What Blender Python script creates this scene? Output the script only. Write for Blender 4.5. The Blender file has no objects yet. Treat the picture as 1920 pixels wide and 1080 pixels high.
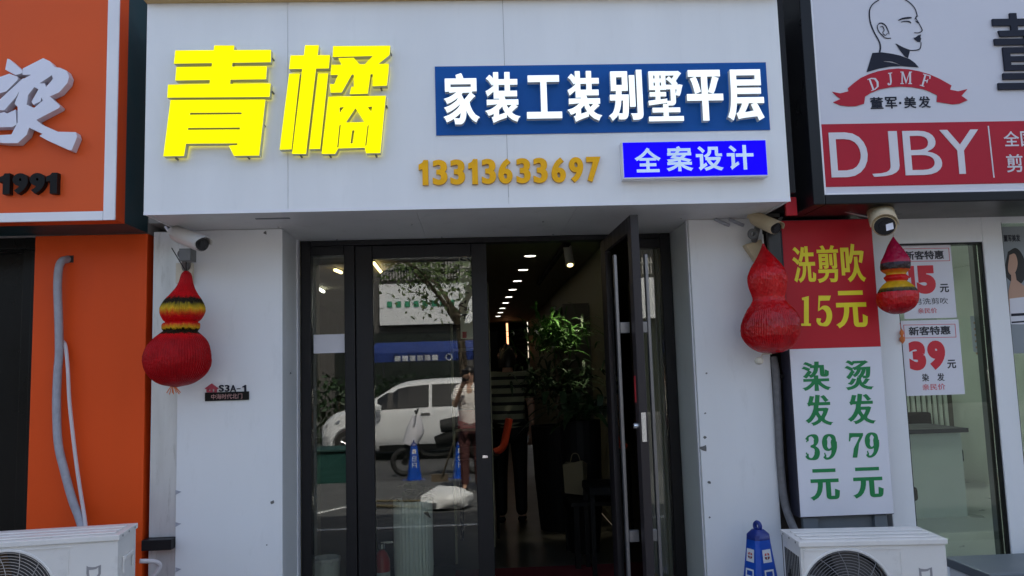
import bpy, bmesh, math, random
import numpy as np
from mathutils import Vector, Matrix, noise
from mathutils.geometry import delaunay_2d_cdt, interpolate_bezier
random.seed(7)
RAD = math.radians
SC = bpy.context.scene
COL = SC.collection

# ------------------------------------------------------------------ camera
F = 1500.0
CP, CY, CR = RAD(5.99), RAD(2.66), RAD(-1.75)
CAM = np.array([0.0, -4.56, 1.5])
_F = np.array([math.sin(CY)*math.cos(CP), math.cos(CY)*math.cos(CP), math.sin(CP)])
_R = np.array([math.cos(CY), -math.sin(CY), 0.0])
_U = np.cross(_R, _F)
RT = math.cos(CR)*_R + math.sin(CR)*_U
UP = -math.sin(CR)*_R + math.cos(CR)*_U
cd = bpy.data.cameras.new('camera')
cd.sensor_width = 36.0
cd.lens = 36.0*F/1920.0
cd.clip_start = 0.02
cd.clip_end = 500
cam = bpy.data.objects.new('camera', cd)
COL.objects.link(cam)
cam.matrix_world = Matrix(((RT[0], UP[0], -_F[0], CAM[0]), (RT[1], UP[1], -_F[1], CAM[1]),
                           (RT[2], UP[2], -_F[2], CAM[2]), (0, 0, 0, 1)))
SC.camera = cam

# ------------------------------------------------------------------ world, sun, exposure
SUN_EL, SUN_AZ = RAD(56), RAD(14)          # azimuth from +Y (behind the shops) towards +X
w = bpy.data.worlds.new('World')
SC.world = w
w.use_nodes = True
nt = w.node_tree
sky = nt.nodes.new('ShaderNodeTexSky')
sky.sky_type = 'NISHITA'
sky.sun_disc = False
sky.sun_elevation = SUN_EL
sky.sun_rotation = SUN_AZ
sky.dust_density = 4.0
sky.air_density = 1.0
sky.ozone_density = 0.6
bg = nt.nodes['Background']
hs_ = nt.nodes.new('ShaderNodeHueSaturation')
hs_.inputs['Saturation'].default_value = .84
nt.links.new(sky.outputs[0], hs_.inputs['Color'])
nt.links.new(hs_.outputs[0], bg.inputs[0])
bg.inputs[1].default_value = 0.11
sl = bpy.data.lights.new('sun', 'SUN')
sl.energy = 3.0
sl.angle = RAD(0.5)
sl.color = (1.0, 0.95, 0.88)
so = bpy.data.objects.new('sun', sl)
COL.objects.link(so)
_d = Vector((math.sin(SUN_AZ)*math.cos(SUN_EL), math.cos(SUN_AZ)*math.cos(SUN_EL), math.sin(SUN_EL)))
so.rotation_euler = _d.to_track_quat('Z', 'Y').to_euler()
so.location = (0, 0, 30)
SC.view_settings.view_transform = 'Standard'
SC.view_settings.look = 'None'
SC.view_settings.exposure = 1.74
SC.view_settings.gamma = 1.0
SC.cycles.transparent_max_bounces = 24
SC.cycles.max_bounces = 10
SC.cycles.sample_clamp_indirect = 6.0
EXPO = 2.0**1.55

# ------------------------------------------------------------------ pixel rays (photo 1920 x 1080) to world points
def ray(px, py):
    return RT*(px-960.0)/F + UP*(540.0-py)/F + _F
def P(px, py, Y):
    d = ray(px, py); t = (Y-CAM[1])/d[1]
    p = CAM+t*d
    return Vector((p[0], p[1], p[2]))
def rectP(x0, y0, x1, y1, Y):
    xc, yc = (x0+x1)/2, (y0+y1)/2
    return P(x0, yc, Y).x, P(x1, yc, Y).x, P(xc, y1, Y).z, P(xc, y0, Y).z

# ------------------------------------------------------------------ materials
def lin(r, g, b):
    f = lambda c: (c/255/12.92) if c/255 <= .04045 else ((c/255+.055)/1.055)**2.4
    return (f(r), f(g), f(b))
def mat(name, col, rough=.5, metal=0, var=.05, scale=3.0, bump=0, bscale=60, emit=None, estr=0, stretch=None, spec=.5, dirt=0):
    m = bpy.data.materials.new(name); m.use_nodes = True
    t = m.node_tree; b = t.nodes['Principled BSDF']; L = t.links
    b.inputs['Metallic'].default_value = metal
    b.inputs['Specular IOR Level'].default_value = spec
    co = t.nodes.new('ShaderNodeTexCoord')
    mp = t.nodes.new('ShaderNodeMapping')
    L.new(co.outputs['Object'], mp.inputs[0])
    if stretch: mp.inputs['Scale'].default_value = stretch
    n = t.nodes.new('ShaderNodeTexNoise'); n.inputs['Scale'].default_value = scale; n.inputs['Detail'].default_value = 5
    L.new(mp.outputs[0], n.inputs[0])
    mr = t.nodes.new('ShaderNodeMapRange')
    mr.inputs[1].default_value = .3; mr.inputs[2].default_value = .7
    mr.inputs[3].default_value = 1-var; mr.inputs[4].default_value = 1+var
    L.new(n.outputs[0], mr.inputs[0])
    mx = t.nodes.new('ShaderNodeVectorMath'); mx.operation = 'SCALE'
    mx.inputs[0].default_value = col[:3]
    L.new(mr.outputs[0], mx.inputs[3])
    last = mx.outputs[0]
    if dirt:
        n3 = t.nodes.new('ShaderNodeTexNoise'); n3.inputs['Scale'].default_value = 9; n3.inputs['Detail'].default_value = 8; n3.inputs['Roughness'].default_value = .7
        L.new(mp.outputs[0], n3.inputs[0])
        r3 = t.nodes.new('ShaderNodeMapRange'); r3.inputs[1].default_value = .56; r3.inputs[2].default_value = .72
        r3.inputs[3].default_value = 0; r3.inputs[4].default_value = dirt
        L.new(n3.outputs[0], r3.inputs[0])
        mm = t.nodes.new('ShaderNodeMix'); mm.data_type = 'RGBA'
        L.new(r3.outputs[0], mm.inputs[0]); L.new(last, mm.inputs[6]); mm.inputs[7].default_value = (.18, .16, .13, 1)
        last = mm.outputs[2]
    L.new(last, b.inputs['Base Color'])
    m2 = t.nodes.new('ShaderNodeMapRange')
    m2.inputs[1].default_value = .3; m2.inputs[2].default_value = .7
    m2.inputs[3].default_value = max(.02, rough*.85); m2.inputs[4].default_value = min(1, rough*1.15)
    L.new(n.outputs[0], m2.inputs[0]); L.new(m2.outputs[0], b.inputs['Roughness'])
    if bump:
        n2 = t.nodes.new('ShaderNodeTexNoise'); n2.inputs['Scale'].default_value = bscale; n2.inputs['Detail'].default_value = 3
        L.new(mp.outputs[0], n2.inputs[0])
        bp = t.nodes.new('ShaderNodeBump'); bp.inputs['Strength'].default_value = bump; bp.inputs['Distance'].default_value = .01
        L.new(n2.outputs[0], bp.inputs['Height']); L.new(bp.outputs[0], b.inputs['Normal'])
    if emit:
        b.inputs['Emission Color'].default_value = (*emit, 1)
        n5 = t.nodes.new('ShaderNodeTexNoise'); n5.inputs['Scale'].default_value = 7; L.new(co.outputs['Object'], n5.inputs[0])
        r5 = t.nodes.new('ShaderNodeMapRange'); r5.inputs[1].default_value = .3; r5.inputs[2].default_value = .7
        r5.inputs[3].default_value = estr*.86; r5.inputs[4].default_value = estr*1.12
        L.new(n5.outputs[0], r5.inputs[0]); L.new(r5.outputs[0], b.inputs['Emission Strength'])
    return m
def glassmat(name, tint=(.8, .84, .8), ior=1.6):
    m = bpy.data.materials.new(name); m.use_nodes = True
    t = m.node_tree; t.nodes.clear(); L = t.links
    o = t.nodes.new('ShaderNodeOutputMaterial'); mx = t.nodes.new('ShaderNodeMixShader')
    fr = t.nodes.new('ShaderNodeFresnel'); fr.inputs[0].default_value = ior
    tr = t.nodes.new('ShaderNodeBsdfTransparent'); tr.inputs[0].default_value = (*tint, 1)
    gl = t.nodes.new('ShaderNodeBsdfGlossy'); gl.inputs['Roughness'].default_value = 0.0
    L.new(fr.outputs[0], mx.inputs[0]); L.new(tr.outputs[0], mx.inputs[1]); L.new(gl.outputs[0], mx.inputs[2])
    L.new(mx.outputs[0], o.inputs[0])
    return m
def emat(name, col, s):
    return mat(name, (.6*col[0], .6*col[1], .6*col[2]), .5, emit=col, estr=s, var=.02, spec=.06)

M = {}
M['acm'] = mat('white_composite_panel', (.80, .81, .82), .38, var=.04, scale=2.2, stretch=(1.6, 1, .22), bump=.03, bscale=2, dirt=.05)
M['acm_dirty'] = mat('stained_white_panel', (.77, .78, .79), .4, var=.04, scale=2, stretch=(1, 1, .3), dirt=.10)
M['soffit'] = mat('soffit_sheet', (.72, .72, .72), .45, var=.05, dirt=.2)
M['galv'] = mat('dull_metal_strip', (.62, .62, .61), .35, .35, var=.12, scale=3, stretch=(4, 4, .6), dirt=.35)
M['orange'] = mat('orange_panel', (.78, .082, .008), .45, spec=.25, var=.05, scale=1.6, stretch=(2, 1, .3), bump=.02, bscale=2)
M['orange_sign'] = mat('orange_sign_sheet', (.72, .10, .020), .45, spec=.25, var=.04, scale=1.3)
M['teal'] = mat('dark_teal_side', (.012, .05, .06), .5, var=.15)
M['trim'] = mat('white_trim', (.80, .80, .84), .35, var=.04)
M['black_gloss'] = mat('black_frame', (.006, .006, .008), .3, var=.1, spec=.3)
M['black_door'] = mat('black_door_leaf', (.004, .004, .004), .3, spec=.25)
M['darkframe'] = mat('charcoal_door_frame', (.012, .0115, .013), .45, spec=.28, var=.12, scale=3, stretch=(6, 6, .5))
M['darkframe_b'] = mat('bronze_door_frame', (.026, .021, .023), .42, spec=.35, var=.12, scale=3, stretch=(6, 6, .5))
M['steel'] = mat('brushed_handle', (.20, .20, .21), .32, .75, var=.1)
M['chrome'] = mat('lock_steel', (.75, .75, .75), .25, .9)
M['tan'] = mat('tan_top_trim', (.60, .42, .18), .5)
M['blue'] = mat('blue_panel', (.004, .090, .36), .45, var=.03, spec=.2)
M['gold'] = mat('gold_acrylic', (.92, .46, .004), .4, var=.08, scale=6, spec=.2)
M['gold_side'] = mat('gold_edge', (.62, .30, .01), .4)
M['letter_side'] = mat('white_letter_side', (.72, .72, .66), .4)
M['yl'] = emat('lit_yellow_acrylic', (1.0, .90, 0.0), .29)
M['ysides'] = mat('yellow_letter_return', (.62, .62, .42), .4)
M['wl'] = emat('lit_white_acrylic', (.86, .95, 1.0), .29)
M['bl'] = emat('lit_blue_face', (.006, .0, .86), .27)
M['bltext'] = emat('lit_white_vinyl', (.58, .76, 1.0), .15)
M['calli'] = mat('lavender_white_letter', (.74, .74, .84), .4)
M['calli_side'] = mat('letter_return', (.62, .60, .66), .4)
M['black_letter'] = mat('black_letter', (.006, .005, .005), .45, spec=.2)
M['dj_white'] = mat('sign_white_film', (.62, .62, .68), .45, var=.02)
M['ink'] = mat('navy_black_ink', (.010, .012, .026), .5, spec=.25)
M['dj_red'] = mat('sign_red_film', (.43, .012, .030), .45, var=.05, spec=.25)
M['dj_txt'] = mat('sign_pale_letter', (.66, .64, .68), .45)
M['pr_red'] = mat('price_red_film', (.50, .012, .024), .42, spec=.3, var=.05, scale=2)
M['pr_white'] = mat('price_white_film', (.72, .72, .77), .42, var=.03)
M['pr_yellow'] = mat('price_yellow', (.86, .74, .02), .45)
M['pr_green'] = mat('price_green', (.003, .21, .055), .45)
M['pr_side'] = mat('price_box_side', (.03, .03, .05), .4)
M['paper'] = mat('poster_paper', (.72, .71, .76), .55, var=.02)
M['paper_red'] = mat('poster_red', (.62, .02, .035), .5)
M['paper_dk'] = mat('poster_dark', (.03, .03, .04), .5)
M['paper_orange'] = mat('poster_orange_print', (.72, .2, .05), .5)
M['ac'] = mat('ac_white_paint', (.76, .74, .71), .38, var=.06, scale=3, dirt=.22, bump=.02, bscale=150)
M['ac_dark'] = mat('ac_dark_inside', (.02, .02, .022), .6)
M['ac_brown'] = mat('ac_brown_coil', (.16, .10, .06), .6, var=.2, scale=20)
M['ac_wire'] = mat('ac_grille_wire', (.42, .39, .36), .45)
M['ac_wire_dk'] = mat('ac_dark_grille_wire', (.22, .22, .23), .45)
M['ac_fan'] = mat('ac_fan_blade', (.05, .05, .055), .4)
M['logo_gray'] = mat('grey_logo_print', (.30, .29, .30), .5)
M['hose'] = mat('grey_hose_wrap', (.36, .37, .42), .6, var=.12, scale=30, bump=.3, bscale=120)
M['cable'] = mat('pale_cable', (.62, .58, .60), .5)
M['cctv'] = mat('cctv_white', (.66, .64, .60), .4, var=.05, dirt=.2)
M['cctv_beige'] = mat('cctv_aged_beige', (.58, .47, .30), .45, var=.1, dirt=.2)
M['cctv_dk'] = mat('cctv_black', (.015, .015, .017), .3)
M['cctv_grey'] = mat('cctv_grey', (.12, .12, .12), .45)
M['beige'] = mat('beige_back_box', (.60, .55, .44), .5, dirt=.1)
M['lred'] = None
M['cone'] = mat('blue_cone_plastic', (.006, .075, .46), .38, var=.15, scale=8)
M['cone_dk'] = mat('dark_blue_cone_cap', (.012, .03, .20), .35, var=.1)
M['sticker'] = mat('white_sticker', (.74, .76, .80), .5)
M['sticker_red'] = mat('sticker_red', (.55, .10, .10), .5)
M['pave'] = mat('grey_pavers', (.10, .10, .10), .8, var=.15, scale=6, bump=.3, bscale=30)
M['asphalt'] = mat('asphalt', (.06, .06, .062), .85, var=.2, scale=12, bump=.3, bscale=120)
M['line'] = mat('road_paint', (.70, .70, .68), .7, var=.1, scale=10)
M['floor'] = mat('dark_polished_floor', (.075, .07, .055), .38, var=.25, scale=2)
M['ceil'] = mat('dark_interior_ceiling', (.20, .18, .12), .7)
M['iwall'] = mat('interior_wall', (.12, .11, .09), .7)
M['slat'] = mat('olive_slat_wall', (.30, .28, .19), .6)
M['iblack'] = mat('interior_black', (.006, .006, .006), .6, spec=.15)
M['led'] = emat('led_lens', (1, .96, .86), 3.0)
M['salon_lamp'] = emat('salon_lamp', (.96, 1, .92), 6.5)
M['ledw'] = emat('warm_led_bar', (1, .74, .32), 2.0)
M['ledo'] = emat('orange_led_strip', (1, .42, .2), .8)
M['spot'] = mat('spot_can', (.62, .60, .52), .4)
M['leaf'] = mat('palm_leaf', (.045, .12, .02), .45, var=.4, scale=8)
M['leaf_dk'] = mat('dark_leaf', (.02, .05, .015), .5, var=.4, scale=8)
M['planter'] = mat('pale_blue_planter', (.84, .90, .92), .35, var=.04)
M['ext_red'] = mat('extinguisher_red', (.50, .03, .04), .3)
M['scroll'] = mat('scroll_paper', (.62, .60, .50), .7, var=.06)
M['chair_red'] = mat('red_plastic', (.60, .06, .02), .35)
M['bag'] = mat('cream_paper_bag', (.13, .105, .055), .8)
M['glass'] = glassmat('tinted_door_glass', (.90, .93, .88), 1.78)
M['glass2'] = glassmat('salon_glass', (.86, .92, .90), 1.50)
M['pale_wall'] = mat('salon_pale_wall', (.62, .66, .60), .6, var=.04)
M['pale_floor'] = mat('salon_floor', (.42, .43, .42), .3, var=.1)
M['pale_ceil'] = mat('salon_ceiling', (.72, .74, .70), .6)
M['greybox'] = mat('grey_lid', (.13, .15, .17), .45)
M['cor'] = mat('corrugated_sheet', (.46, .46, .46), .4, .4, var=.12, scale=5, dirt=.2)
M['gapwall'] = mat('gap_wall', (.07, .055, .048), .8, var=.2, scale=6)
M['concrete'] = mat('upper_render', (.42, .41, .39), .8, var=.08)
M['skin'] = mat('skin', (.50, .30, .21), .55)
M['hair'] = mat('black_hair', (.010, .008, .007), .45)
M['shirt'] = mat('cream_shirt', (.82, .77, .73), .7, var=.05)
M['trouser'] = mat('maroon_trouser', (.09, .03, .03), .7)
M['phone'] = mat('phone_black', (.02, .02, .022), .2)
M['carpaint'] = mat('white_car_paint', (.74, .75, .76), .18, var=.01)
M['carglass'] = mat('car_window', (.012, .013, .015), .06)
M['tyre'] = mat('tyre', (.015, .015, .015), .7)
M['rim'] = mat('alloy', (.45, .45, .46), .3, .8)
M['bark'] = mat('bark', (.12, .09, .06), .9, var=.3, scale=20)
M['awn'] = mat('blue_awning', (.010, .035, .20), .6)
M['opp'] = mat('opposite_wall', (.09, .085, .08), .8, var=.1)
M['oppdark'] = mat('opposite_shopfront', (.02, .025, .022), .3)
M['oppgreen'] = mat('green_letters', (.04, .30, .16), .5)
M['matred'] = mat('door_mat', (.16, .012, .02), .95, var=.2, scale=40)

def stripes_mat():
    m = mat('striped_shirt', (.4, .4, .34), .8)
    t = m.node_tree; b = t.nodes['Principled BSDF']; L = t.links
    co = t.nodes.new('ShaderNodeTexCoord'); sp = t.nodes.new('ShaderNodeSeparateXYZ')
    L.new(co.outputs['Object'], sp.inputs[0])
    ma = t.nodes.new('ShaderNodeMath'); ma.operation = 'MULTIPLY'; ma.inputs[1].default_value = 1/.085
    L.new(sp.outputs[2], ma.inputs[0])
    fr = t.nodes.new('ShaderNodeMath'); fr.operation = 'FRACT'; L.new(ma.outputs[0], fr.inputs[0])
    gt = t.nodes.new('ShaderNodeMath'); gt.operation = 'GREATER_THAN'; gt.inputs[1].default_value = .62; L.new(fr.outputs[0], gt.inputs[0])
    mm = t.nodes.new('ShaderNodeMix'); mm.data_type = 'RGBA'
    mm.inputs[6].default_value = (.24, .25, .17, 1); mm.inputs[7].default_value = (.012, .012, .012, 1)
    L.new(gt.outputs[0], mm.inputs[0]); L.new(mm.outputs[2], b.inputs['Base Color'])
    return m
M['stripe'] = stripes_mat()

def banded(name, stops, jag=.03, rough=.42, gloss=False):
    """paper lantern colours as bands along the object's height, with ragged edges"""
    m = bpy.data.materials.new(name); m.use_nodes = True
    t = m.node_tree; b = t.nodes['Principled BSDF']; L = t.links
    co = t.nodes.new('ShaderNodeTexCoord'); sp = t.nodes.new('ShaderNodeSeparateXYZ'); L.new(co.outputs['Generated'], sp.inputs[0])
    mp = t.nodes.new('ShaderNodeMapping'); mp.inputs['Scale'].default_value = (1, 1, .12); L.new(co.outputs['Object'], mp.inputs[0])
    n = t.nodes.new('ShaderNodeTexNoise'); n.inputs['Scale'].default_value = 75; n.inputs['Detail'].default_value = 2; L.new(mp.outputs[0], n.inputs[0])
    ma = t.nodes.new('ShaderNodeMath'); ma.operation = 'MULTIPLY_ADD'; ma.inputs[1].default_value = jag*2; L.new(n.outputs[0], ma.inputs[0])
    su = t.nodes.new('ShaderNodeMath'); su.operation = 'SUBTRACT'; su.inputs[1].default_value = jag; L.new(sp.outputs[2], su.inputs[0]); L.new(su.outputs[0], ma.inputs[2])
    r = t.nodes.new('ShaderNodeValToRGB'); r.color_ramp.interpolation = 'LINEAR'
    e = r.color_ramp.elements
    while len(e) < len(stops): e.new(.5)
    for q, (p, c) in zip(e, stops): q.position = p; q.color = (*c, 1)
    L.new(ma.outputs[0], r.inputs[0])
    n2 = t.nodes.new('ShaderNodeTexNoise'); n2.inputs['Scale'].default_value = 25; L.new(co.outputs['Object'], n2.inputs[0])
    mr = t.nodes.new('ShaderNodeMapRange'); mr.inputs[3].default_value = .6; mr.inputs[4].default_value = 1.3; L.new(n2.outputs[0], mr.inputs[0])
    vm = t.nodes.new('ShaderNodeVectorMath'); vm.operation = 'SCALE'; L.new(r.outputs[0], vm.inputs[0]); L.new(mr.outputs[0], vm.inputs[3])
    L.new(vm.outputs[0], b.inputs['Base Color'])
    b.inputs['Roughness'].default_value = rough
    b.inputs['Specular IOR Level'].default_value = .40 if gloss else .15
    if gloss: b.inputs['Roughness'].default_value = .22
    n4 = t.nodes.new('ShaderNodeTexVoronoi'); n4.inputs['Scale'].default_value = 130
    L.new(co.outputs['Object'], n4.inputs[0])
    bp = t.nodes.new('ShaderNodeBump'); bp.inputs['Strength'].default_value = .35; bp.inputs['Distance'].default_value = .006 if not gloss else .010
    if gloss: n4.inputs['Scale'].default_value = 42
    L.new(n4.outputs['Distance'], bp.inputs['Height']); L.new(bp.outputs[0], b.inputs['Normal'])
    return m

# ------------------------------------------------------------------ mesh building
class MB:
    def __init__(s): s.v = []; s.f = []; s.mi = []
    def add(s, vs, fs, mi=0):
        k = len(s.v); s.v += [tuple(p) for p in vs]
        for f in fs:
            s.f.append(tuple(i+k for i in f)); s.mi.append(mi)
        return s
    def box(s, x0, x1, y0, y1, z0, z1, mi=0):
        return s.add([(x0,y0,z0),(x1,y0,z0),(x1,y1,z0),(x0,y1,z0),(x0,y0,z1),(x1,y0,z1),(x1,y1,z1),(x0,y1,z1)],
                     [(0,3,2,1),(4,5,6,7),(0,1,5,4),(1,2,6,5),(2,3,7,6),(3,0,4,7)], mi)
    def prism(s, pts, a, b, mi=0):
        """pts (x,z) CCW seen from -Y, extruded from y=a (front) to y=b"""
        n = len(pts)
        vs = [(x, a, z) for x, z in pts]+[(x, b, z) for x, z in pts]
        fs = [tuple(range(n)), tuple(reversed(range(n, 2*n)))]+[(i, i+n, (i+1) % n+n, (i+1) % n) for i in range(n)]
        return s.add(vs, fs, mi)
    def tube(s, path, r, seg=8, mi=0, caps=True):
        path = [Vector(p) for p in path]; n = len(path)
        rs = r if hasattr(r, '__len__') else [r]*n
        vs = []; up = None
        for i, p in enumerate(path):
            t = (path[min(i+1, n-1)]-path[max(i-1, 0)]).normalized()
            if up is None:
                up = Vector((0, 0, 1)) if abs(t.z) < .9 else Vector((1, 0, 0))
            a = t.cross(up).normalized(); up = a.cross(t).normalized()
            for k in range(seg):
                th = 2*math.pi*k/seg
                vs.append(p+(a*math.cos(th)+up*math.sin(th))*rs[i])
        fs = []
        for i in range(n-1):
            for k in range(seg):
                q = (k+1) % seg
                fs.append((i*seg+k, i*seg+q, (i+1)*seg+q, (i+1)*seg+k))
        if caps:
            fs.append(tuple(reversed(range(seg)))); fs.append(tuple(range((n-1)*seg, n*seg)))
        return s.add(vs, fs, mi)
    def ring(s, c, R, r, axis='y', seg=40, sub=5, mi=0):
        c = Vector(c); vs = []; fs = []
        for i in range(seg):
            a = 2*math.pi*i/seg
            for k in range(sub):
                b = 2*math.pi*k/sub; rr = R+r*math.cos(b); h = r*math.sin(b)
                q = (rr*math.cos(a), h, rr*math.sin(a)) if axis == 'y' else ((h, rr*math.cos(a), rr*math.sin(a)) if axis == 'x' else (rr*math.cos(a), rr*math.sin(a), h))
                vs.append(c+Vector(q))
        for i in range(seg):
            for k in range(sub):
                j = (i+1) % seg; l = (k+1) % sub
                fs.append((i*sub+k, j*sub+k, j*sub+l, i*sub+l))
        return s.add(vs, fs, mi)
    def lathe(s, prof, c=(0, 0, 0), seg=32, mi=0, mod=0):
        """prof: (radius, z) bottom to top"""
        c = Vector(c); n = len(prof); vs = []; fs = []
        for r, z in prof:
            for k in range(seg):
                a = 2*math.pi*k/seg
                q = r*(1+mod*(1 if k % 2 else -1))
                vs.append(c+Vector((q*math.cos(a), q*math.sin(a), z)))
        for i in range(n-1):
            for k in range(seg):
                q = (k+1) % seg
                fs.append((i*seg+k, i*seg+q, (i+1)*seg+q, (i+1)*seg+k))
        fs.append(tuple(reversed(range(seg)))); fs.append(tuple(range((n-1)*seg, n*seg)))
        return s.add(vs, fs, mi)
    def disc(s, c, r, seg=24, axis='y', mi=0):
        c = Vector(c); vs = []
        for k in range(seg):
            a = 2*math.pi*k/seg
            vs.append(c+(Vector((r*math.cos(a), 0, r*math.sin(a))) if axis == 'y' else Vector((r*math.cos(a), r*math.sin(a), 0))))
        return s.add(vs, [tuple(range(seg))], mi)
    def xform(s, M4):
        s.v = [tuple(M4 @ Vector(p)) for p in s.v]; return s

ORG = {}
def obj(name, mb, mats, parent=None, smooth=False, bevel=0, local=False, label=None):
    me = bpy.data.meshes.new(name)
    off = ORG.get(parent.name, Vector((0, 0, 0))) if (parent is not None and not local) else Vector((0, 0, 0))
    me.from_pydata([tuple(Vector(p)-off) for p in mb.v], [], mb.f)
    if not isinstance(mats, (list, tuple)): mats = [mats]
    for m in mats: me.materials.append(m)
    for p, i in zip(me.polygons, mb.mi):
        p.material_index = min(i, len(mats)-1)
        p.use_smooth = smooth
    me.update()
    if smooth: me.set_sharp_from_angle(angle=RAD(40))
    o = bpy.data.objects.new(name, me); COL.objects.link(o)
    if parent is not None: o.parent = parent; ORG[o.name] = off
    if bevel:
        b = o.modifiers.new('Bevel', 'BEVEL'); b.width = bevel; b.segments = 2; b.limit_method = 'ANGLE'; b.angle_limit = RAD(40)
    if label: o['label'] = label
    return o
def thing(name, label, cat, loc=(0, 0, 0), group=None):
    o = bpy.data.objects.new(name, None); COL.objects.link(o)
    o.empty_display_size = .1
    o.location = loc; ORG[o.name] = Vector(loc)
    o['label'] = label; o['category'] = cat
    if group: o['group'] = group
    return o
def tag(o, label, cat, group=None):
    o['label'] = label; o['category'] = cat
    if group: o['group'] = group
    return o
def struct(name, mb, mats, **k):
    o = obj(name, mb, mats, **k); o['kind'] = 'structure'; return o
def B(*a): return MB().box(*a)

# ------------------------------------------------------------------ flat shapes and lettering
def area(l):
    return .5*sum(l[i-1][0]*l[i][1]-l[i][0]*l[i-1][1] for i in range(len(l)))
def clean(l):
    out = []
    for p in l:
        if not out or (abs(p[0]-out[-1][0])+abs(p[1]-out[-1][1])) > 1e-6: out.append(p)
    if len(out) > 1 and (abs(out[0][0]-out[-1][0])+abs(out[0][1]-out[-1][1])) < 1e-6: out.pop()
    return out
_gc = {}
def glyph(text):
    if text in _gc: return _gc[text]
    if text == '1':
        _gc[text] = [[(.27, 0), (.40, 0), (.40, .70), (.30, .70), (.24, .62), (.12, .575), (.12, .47), (.20, .49), (.27, .535)]]
        return _gc[text]
    c = bpy.data.curves.new('t', 'FONT'); c.body = text
    o = bpy.data.objects.new('t', c); COL.objects.link(o)
    bpy.context.view_layer.update()
    k = o.to_curve(bpy.context.evaluated_depsgraph_get(), apply_modifiers=False)
    loops = []
    for s in k.splines:
        bp = s.bezier_points; n = len(bp); l = []
        for i in range(n):
            a, b = bp[i], bp[(i+1) % n]
            p0, p1, p2, p3 = a.co, a.handle_right, b.handle_left, b.co
            d = (p3-p0); L = d.length
            if L < 1e-7: continue
            dev = max(abs(d.x*(q.y-p0.y)-d.y*(q.x-p0.x))/L for q in (p1, p2))
            if dev < .002: l.append((p0.x, p0.y))
            else:
                for q in interpolate_bezier(p0, p1, p2, p3, 6)[:-1]: l.append((q.x, q.y))
        l = clean(l)
        if len(l) > 2: loops.append(l)
    o.to_curve_clear()
    bpy.data.objects.remove(o); bpy.data.curves.remove(c)
    big = max(loops, key=lambda l: abs(area(l)))
    if area(big) < 0: loops = [l[::-1] for l in loops]
    _gc[text] = loops
    return loops
def fatten(l, bx, by):
    n = len(l); out = []
    for i in range(n):
        p, q, r = l[i-1], l[i], l[(i+1) % n]
        a = Vector((q[1]-p[1], p[0]-q[0])).normalized(); b = Vector((r[1]-q[1], q[0]-r[0])).normalized()
        m = (a+b)/max(1+a.dot(b), .45)
        out.append((q[0]+m.x*bx, q[1]+m.y*by))
    return out
def fill(loops, weights):
    vs = []; es = []
    for l in loops:
        k = len(vs); n = len(l)
        vs += [Vector(p) for p in l]; es += [(k+i, k+(i+1) % n) for i in range(n)]
    r = delaunay_2d_cdt(vs, es, [], 0, 1e-6)
    V = np.array([tuple(v) for v in r[0]]); T = [tuple(f) for f in r[2]]
    cen = np.array([V[list(t)].mean(0) for t in T])
    wn = np.zeros(len(T))
    for l, wt in zip(loops, weights):
        A = np.array(l); Bq = np.roll(A, -1, 0)
        x, y = cen[:, 0:1], cen[:, 1:2]
        isl = (Bq[:, 0]-A[:, 0])*(y-A[:, 1])-(x-A[:, 0])*(Bq[:, 1]-A[:, 1])
        wn += wt*(((A[:, 1] <= y) & (Bq[:, 1] > y) & (isl > 0)).sum(1)-((A[:, 1] > y) & (Bq[:, 1] <= y) & (isl < 0)).sum(1))
    out = []
    for t, q in zip(T, wn):
        if q > .5:
            a, b, c = V[list(t)]
            if (b[0]-a[0])*(c[1]-a[1])-(b[1]-a[1])*(c[0]-a[0]) < 0: t = t[::-1]
            out.append(t)
    return V, out
def solid(loops, weights, Y, depth, mb=None):
    """extruded plate: face at y=Y, returns at y=Y+depth; slot 0 face, slot 1 edges"""
    mb = mb or MB()
    V, T = fill(loops, weights)
    used = sorted({i for t in T for i in t}); ix = {j: i for i, j in enumerate(used)}
    n = len(used)
    vs = [(V[j][0], Y, V[j][1]) for j in used]+[(V[j][0], Y+depth, V[j][1]) for j in used]
    k = len(mb.v)
    F0 = [tuple(ix[i] for i in t) for t in T]
    cnt = {}
    for t in F0:
        for a, b in ((t[0], t[1]), (t[1], t[2]), (t[2], t[0])): cnt[(a, b)] = 1
    sides = [(b, a, a+n, b+n) for (a, b) in cnt if (b, a) not in cnt]
    mb.add(vs, F0, 0)
    mb.v = mb.v[:k+n]+mb.v[k+n:]
    for f in sides:
        mb.f.append(tuple(i+k for i in f)); mb.mi.append(1)
    return mb
def textloops(text, bx=0, by=0):
    return [fatten(l, bx, by) for l in glyph(text)]
def text(name, s, box, Y, depth, mats, parent, bold=0.0, by=None, shear=0, mb=None, **k):
    """lettering fitted to a pixel box on the plane y=Y"""
    x0, x1, z0, z1 = rectP(*box, Y)
    L = textloops(s, bold, bold if by is None else by)
    xs = [p[0] for l in L for p in l]; ys = [p[1] for l in L for p in l]
    a, b, c, d = min(xs), max(xs), min(ys), max(ys)
    L = [clean([(x0+(x1-x0)*(p[0]-a)/(b-a)+shear*(p[1]-c)/(d-c)*(z1-z0), z0+(z1-z0)*(p[1]-c)/(d-c)) for p in l]) for l in L]
    m = solid(L, [1]*len(L), Y, depth, mb)
    if mb is not None: return mb
    return obj(name, m, mats, parent, **k)
def pxl(pts, Y, f=None):
    o = []
    for p in pts:
        if f: p = f(p)
        q = P(p[0], p[1], Y); o.append((q.x, q.z))
    return clean(o)
def crop(ox, oy, s): return lambda p: (ox+p[0]/s, oy+p[1]/s)
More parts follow.
